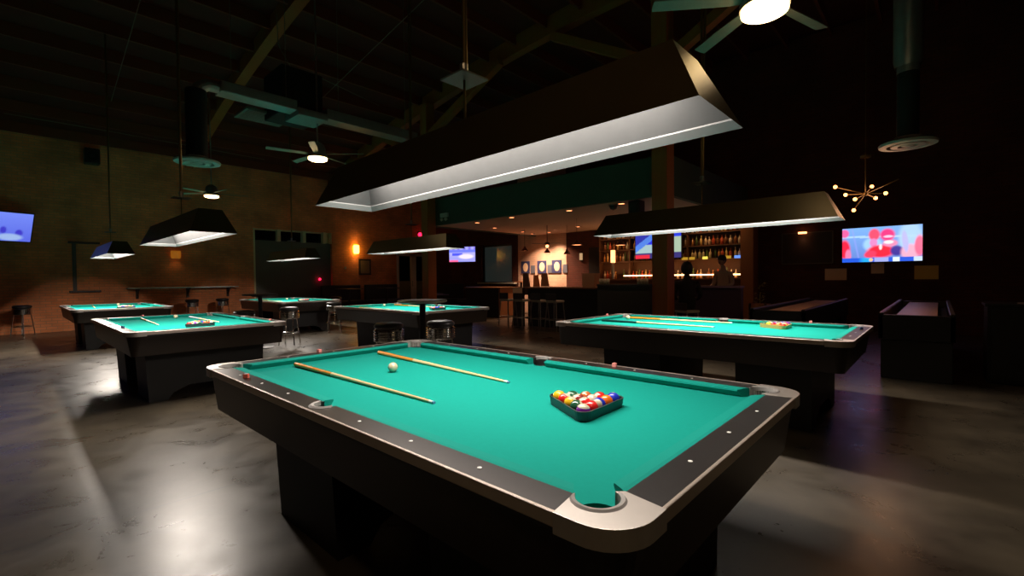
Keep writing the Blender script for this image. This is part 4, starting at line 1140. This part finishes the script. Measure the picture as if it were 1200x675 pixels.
# plant and crate by the bar end
t = thing('potted_plant', 'small yellow green plant by the end of the purple partition', 'plant', (8.6, .80, 0))
MB().lathe([(.001, 0), (.12, 0), (.16, .30), (.14, .30), (.001, .26)], n=20).build('pot', 'terracotta', t, True)
MB().cyl((0, 0, .25), (0, 0, .95), .012, n=8).build('stem', 'leaf', t)
lf = MB(); rr = random.Random(3)
for i in range(46):
    a = rr.uniform(0, 6.28); h = rr.uniform(.6, 1.15); r0 = rr.uniform(.02, .07); r1 = r0 + rr.uniform(.06, .14); w = .02
    c, s_ = math.cos(a), math.sin(a)
    lf.quad((r0 * c, r0 * s_, h), ((r0 + r1) / 2 * c - w * s_, (r0 + r1) / 2 * s_ + w * c, h + .04), (r1 * c, r1 * s_, h + .02), ((r0 + r1) / 2 * c + w * s_, (r0 + r1) / 2 * s_ - w * c, h + .04))
lf.build('foliage', 'leaf', t)
t = thing('wooden_crate', 'small orange brown crate on the floor by the plant', 'crate', (7.9, .62, 0))
for z in (.52, .62, .72):
    MB().box(-.15, .15, -.15, .15, z, z + .07, .004).build('slats', 'orange_wood', t)
for sx in (-1, 1):
    for sy in (-1, 1): MB().box(sx * .13 - .02, sx * .13 + .02, sy * .13 - .02, sy * .13 + .02, 0, .80).build('leg', 'iron', t)

# ------------------------------------------------------------------ black booths and dark tables at the back
def booth(x, y, w, rz, label, h=1.12):
    t = thing('booth_bench', label, 'bench', (x, y, 0), rz, 'black booth benches at the back')
    MB().box(-w / 2, w / 2, -.30, .25, 0, .42, .02).build('plinth', 'bar_black', t)
    MB().box(-w / 2, w / 2, -.30, .22, .42, .52, .03).build('seat', 'vinyl', t); MB().box(-w / 2, w / 2, .22, .36, .0, h, .03).build('backrest', 'bar_black', t)
booth(7.25, 15.2, 1.6, 0, 'black booth bench under the amber sconce'); booth(9.0, 15.2, 1.5, 0, 'black booth bench left of the glazed door')
booth(10.6, 13.4, 1.6, -1.2, 'black booth bench below the small far television'); booth(10.9, 11.7, 1.4, -1.4, 'black booth bench below the tall dark window', 1.0)
def dark_table(x, y, label, w=.35, h=.78):
    t = thing('dining_table', label, 'table', (x, y, 0), .2, 'dark tables at the back booths')
    MB().box(-w, w, -w, w, h - .03, h, .004).build('tabletop', 'black', t); MB().cyl((0, 0, .02), (0, 0, h - .03), .04).build('column', 'black_metal', t); MB().box(-.25, .25, -.25, .25, 0, .03, .01).build('base', 'black_metal', t)
dark_table(6.9, 14.2, 'dark square table left of the others at the back', .35, 1.0); dark_table(8.4, 14.1, 'dark square table below the framed picture', .35, 1.0)
dark_table(9.2, 12.4, 'dark square table before the booth of the far television'); dark_table(8.5, 11.2, 'dark square table before the tall dark window')

# ------------------------------------------------------------------ people
def skin_body(name, joints, edges, m, parent, root=0):
    me = bpy.data.meshes.new(name); me.from_pydata([j[0] for j in joints], edges, []); o = bpy.data.objects.new(name, me); col.objects.link(o); o.parent = parent
    md = o.modifiers.new('skin', 'SKIN'); sb = o.modifiers.new('sub', 'SUBSURF'); sb.levels = 1; sb.render_levels = 1
    sv = me.skin_vertices[0].data if me.skin_vertices else None
    if sv is None:
        bm_ = bmesh.new(); bm_.from_mesh(me); bm_.verts.layers.skin.verify(); bm_.to_mesh(me); bm_.free(); sv = me.skin_vertices[0].data
    for i, j in enumerate(joints):
        sv[i].radius = j[1] if isinstance(j[1], tuple) else (j[1], j[1]); sv[i].use_root = (i == root)
    me.materials.append(m); 
    md.use_smooth_shade = True
    return o
def person(x, y, rz, label, seated, shirt, trouser, hair, cap=False):
    t = thing('person', label, 'person', (x, y, 0), rz)
    # facing +Y locally
    hz = .74 if seated else .93
    J = [((0, 0, hz), (.15, .11)), ((0, .01, hz + .22), (.14, .10)), ((0, .02, hz + .42), (.165, .11)), ((0, .02, hz + .50), (.09, .075)), ((0, .03, hz + .58), .055), ((0, .05, hz + .66), .06),
         ((-.19, .02, hz + .45), .065), ((-.25, .03, hz + .20), .048), ((-.20, .24, hz + .12), .036), ((-.18, .30, hz + .12), .030),
         ((.19, .02, hz + .45), .065), ((.25, .03, hz + .20), .048), ((.20, .24, hz + .12), .036), ((.18, .30, hz + .12), .030)]
    E = [(0, 1), (1, 2), (2, 3), (3, 4), (4, 5), (2, 6), (6, 7), (7, 8), (8, 9), (2, 10), (10, 11), (11, 12), (12, 13)]
    if seated:
        J += [((-.10, .06, hz - .03), .085), ((-.12, .42, hz - .02), .062), ((-.12, .40, .38), .045), ((-.12, .50, .34), .035)]; L0 = 14
        J += [((.10, .06, hz - .03), .085), ((.12, .42, hz - .02), .062), ((.12, .40, .38), .045), ((.12, .50, .34), .035)]
    else:
        J += [((-.10, .0, hz - .08), .09), ((-.11, .02, .50), .062), ((-.11, 0, .09), .042), ((-.11, .13, .05), .035)]
        J += [((.10, .0, hz - .08), .09), ((.11, .02, .50), .062), ((.11, 0, .09), .042), ((.11, .13, .05), .035)]
    E += [(0, 14), (14, 15), (15, 16), (16, 17), (0, 18), (18, 19), (19, 20), (20, 21)]
    body = skin_body('body', J, E, M[shirt], t)
    hc = Vector((0, .08, hz + (.72 if seated else .76)))
    h = MB().sph(hc, .095, 20, 14, (.82, 1.0, 1.22)); h.sph(hc + Vector((0, .095, -.02)), .018, 8, 6, (.8, 1, 1.4)); h.sph(hc + Vector((-.08, 0, -.01)), .022, 8, 6, (.4, .8, 1.3)); h.sph(hc + Vector((.08, 0, -.01)), .022, 8, 6, (.4, .8, 1.3))
    h.build('head', 'skin' if not seated else 'skin', t, True)
    f = MB(); f.sph(hc + Vector((-.032, .082, .012)), .009, 8, 6); f.sph(hc + Vector((.032, .082, .012)), .009, 8, 6); f.box(-.025, .025, hc.y + .083, hc.y + .09, hc.z - .062, hc.z - .055); f.build('eyes_and_mouth', 'hair_dark', t)
    MB().sph(hc + Vector((0, -.018, .02)), .128 if seated else .103, 20, 12, (.88, 1.0, 1.1)).build('hair', hair, t, True)
    if cap:
        c = MB().sph(hc + Vector((0, -.005, .05)), .108, 20, 10, (.9, 1.03, .9)); c.box(-.07, .07, hc.y + .06, hc.y + .19, hc.z + .055, hc.z + .068, .004); c.build('cap', 'hair_dark', t, True)
    for sx in (-1, 1):
        base = Vector((sx * .18, .33, hz + .12)); hm = MB(); hm.sph(base, .035, 10, 8, (.55, 1.1, 1))
        for k in range(4):
            z = .024 - k * .016; ln = (.05, .058, .054, .042)[k]
            a = base + Vector((0, .03, z)); b = a + Vector((-sx * .008, ln * .6, -.004)); c2 = b + Vector((-sx * .02, ln * .35, -.008)); hm.tube([a, b, c2], .0085, 6)
        hm.tube([base + Vector((-sx * .01, .005, .03)), base + Vector((-sx * .03, .04, .04))], .009, 6); hm.build('hand', 'skin', t, True)
    return t
person(7.45, 1.82, math.radians(-65), 'person in black seated with back to the room beside the thick post', True, 'shirt_dark', 'trouser', 'hair_dark')
s = dup(bs, (7.45, 1.82, 0), -.4, 'stool carrying the person in black beside the thick post'); s['group'] = 'stools at the bar counter'; s.scale = (1, 1, .86)
person(10.05, 1.98, math.radians(75), 'bartender in pale grey shirt and black cap behind the purple partition', False, 'shirt_grey', 'trouser', 'hair_dark', True)

# ------------------------------------------------------------------ extra lamp lights for globes, the strongest inside the added unseen fan
for x, y, z, e in ((2.12, -.93, 3.14, 3.2), (2.14, 6.2, 3.36, 2.5), (1.93, 11.6, 3.36, 1.5), (-1.9, -2.2, 3.30, 20)):
    l = bpy.data.lights.new('fan_bulb', 'POINT'); l.energy = e; l.color = (1, .70, .38); l.shadow_soft_size = .12
    o = bpy.data.objects.new('fan_bulb', l); col.objects.link(o); o.location = (x, y, z - .02)

# ------------------------------------------------------------------ world, camera, view
w = bpy.data.worlds.new('World'); sc.world = w; w.use_nodes = True
w.node_tree.nodes['Background'].inputs['Color'].default_value = (.5, .6, 1, 1); w.node_tree.nodes['Background'].inputs['Strength'].default_value = .002
f_, yaw, pitch, roll = 544.854, .8355, -.0206, -.0104
cy, sy = math.cos(yaw), math.sin(yaw); cp, sp = math.cos(pitch), math.sin(pitch)
fw = Vector((sy * cp, cy * cp, sp)); r_ = Vector((cy, -sy, 0)); u_ = r_.cross(fw)
c_, s_ = math.cos(roll), math.sin(roll); R2 = c_ * r_ + s_ * u_; U2 = -s_ * r_ + c_ * u_
cam = bpy.data.cameras.new('camera'); co = bpy.data.objects.new('camera', cam); col.objects.link(co)
mw = Matrix(((R2.x, U2.x, -fw.x, -1.5797), (R2.y, U2.y, -fw.y, -1.8722), (R2.z, U2.z, -fw.z, 1.3113), (0, 0, 0, 1)))
co.matrix_world = mw
cam.sensor_width = 36; cam.lens = f_ * 36 / 1200; cam.shift_x = -8 / 1200; cam.clip_start = .05; cam.clip_end = 100
sc.camera = co
sc.view_settings.view_transform = 'Standard'; sc.view_settings.look = 'None'; sc.view_settings.gamma = 1; sc.view_settings.use_curve_mapping = False
sc.view_settings.exposure = 0
sc.cycles.max_bounces = 6; sc.cycles.diffuse_bounces = 3; sc.cycles.glossy_bounces = 4; sc.cycles.use_denoising = True
sc.cycles.sample_clamp_indirect = 6; sc.cycles.caustics_reflective = False; sc.cycles.caustics_refractive = False
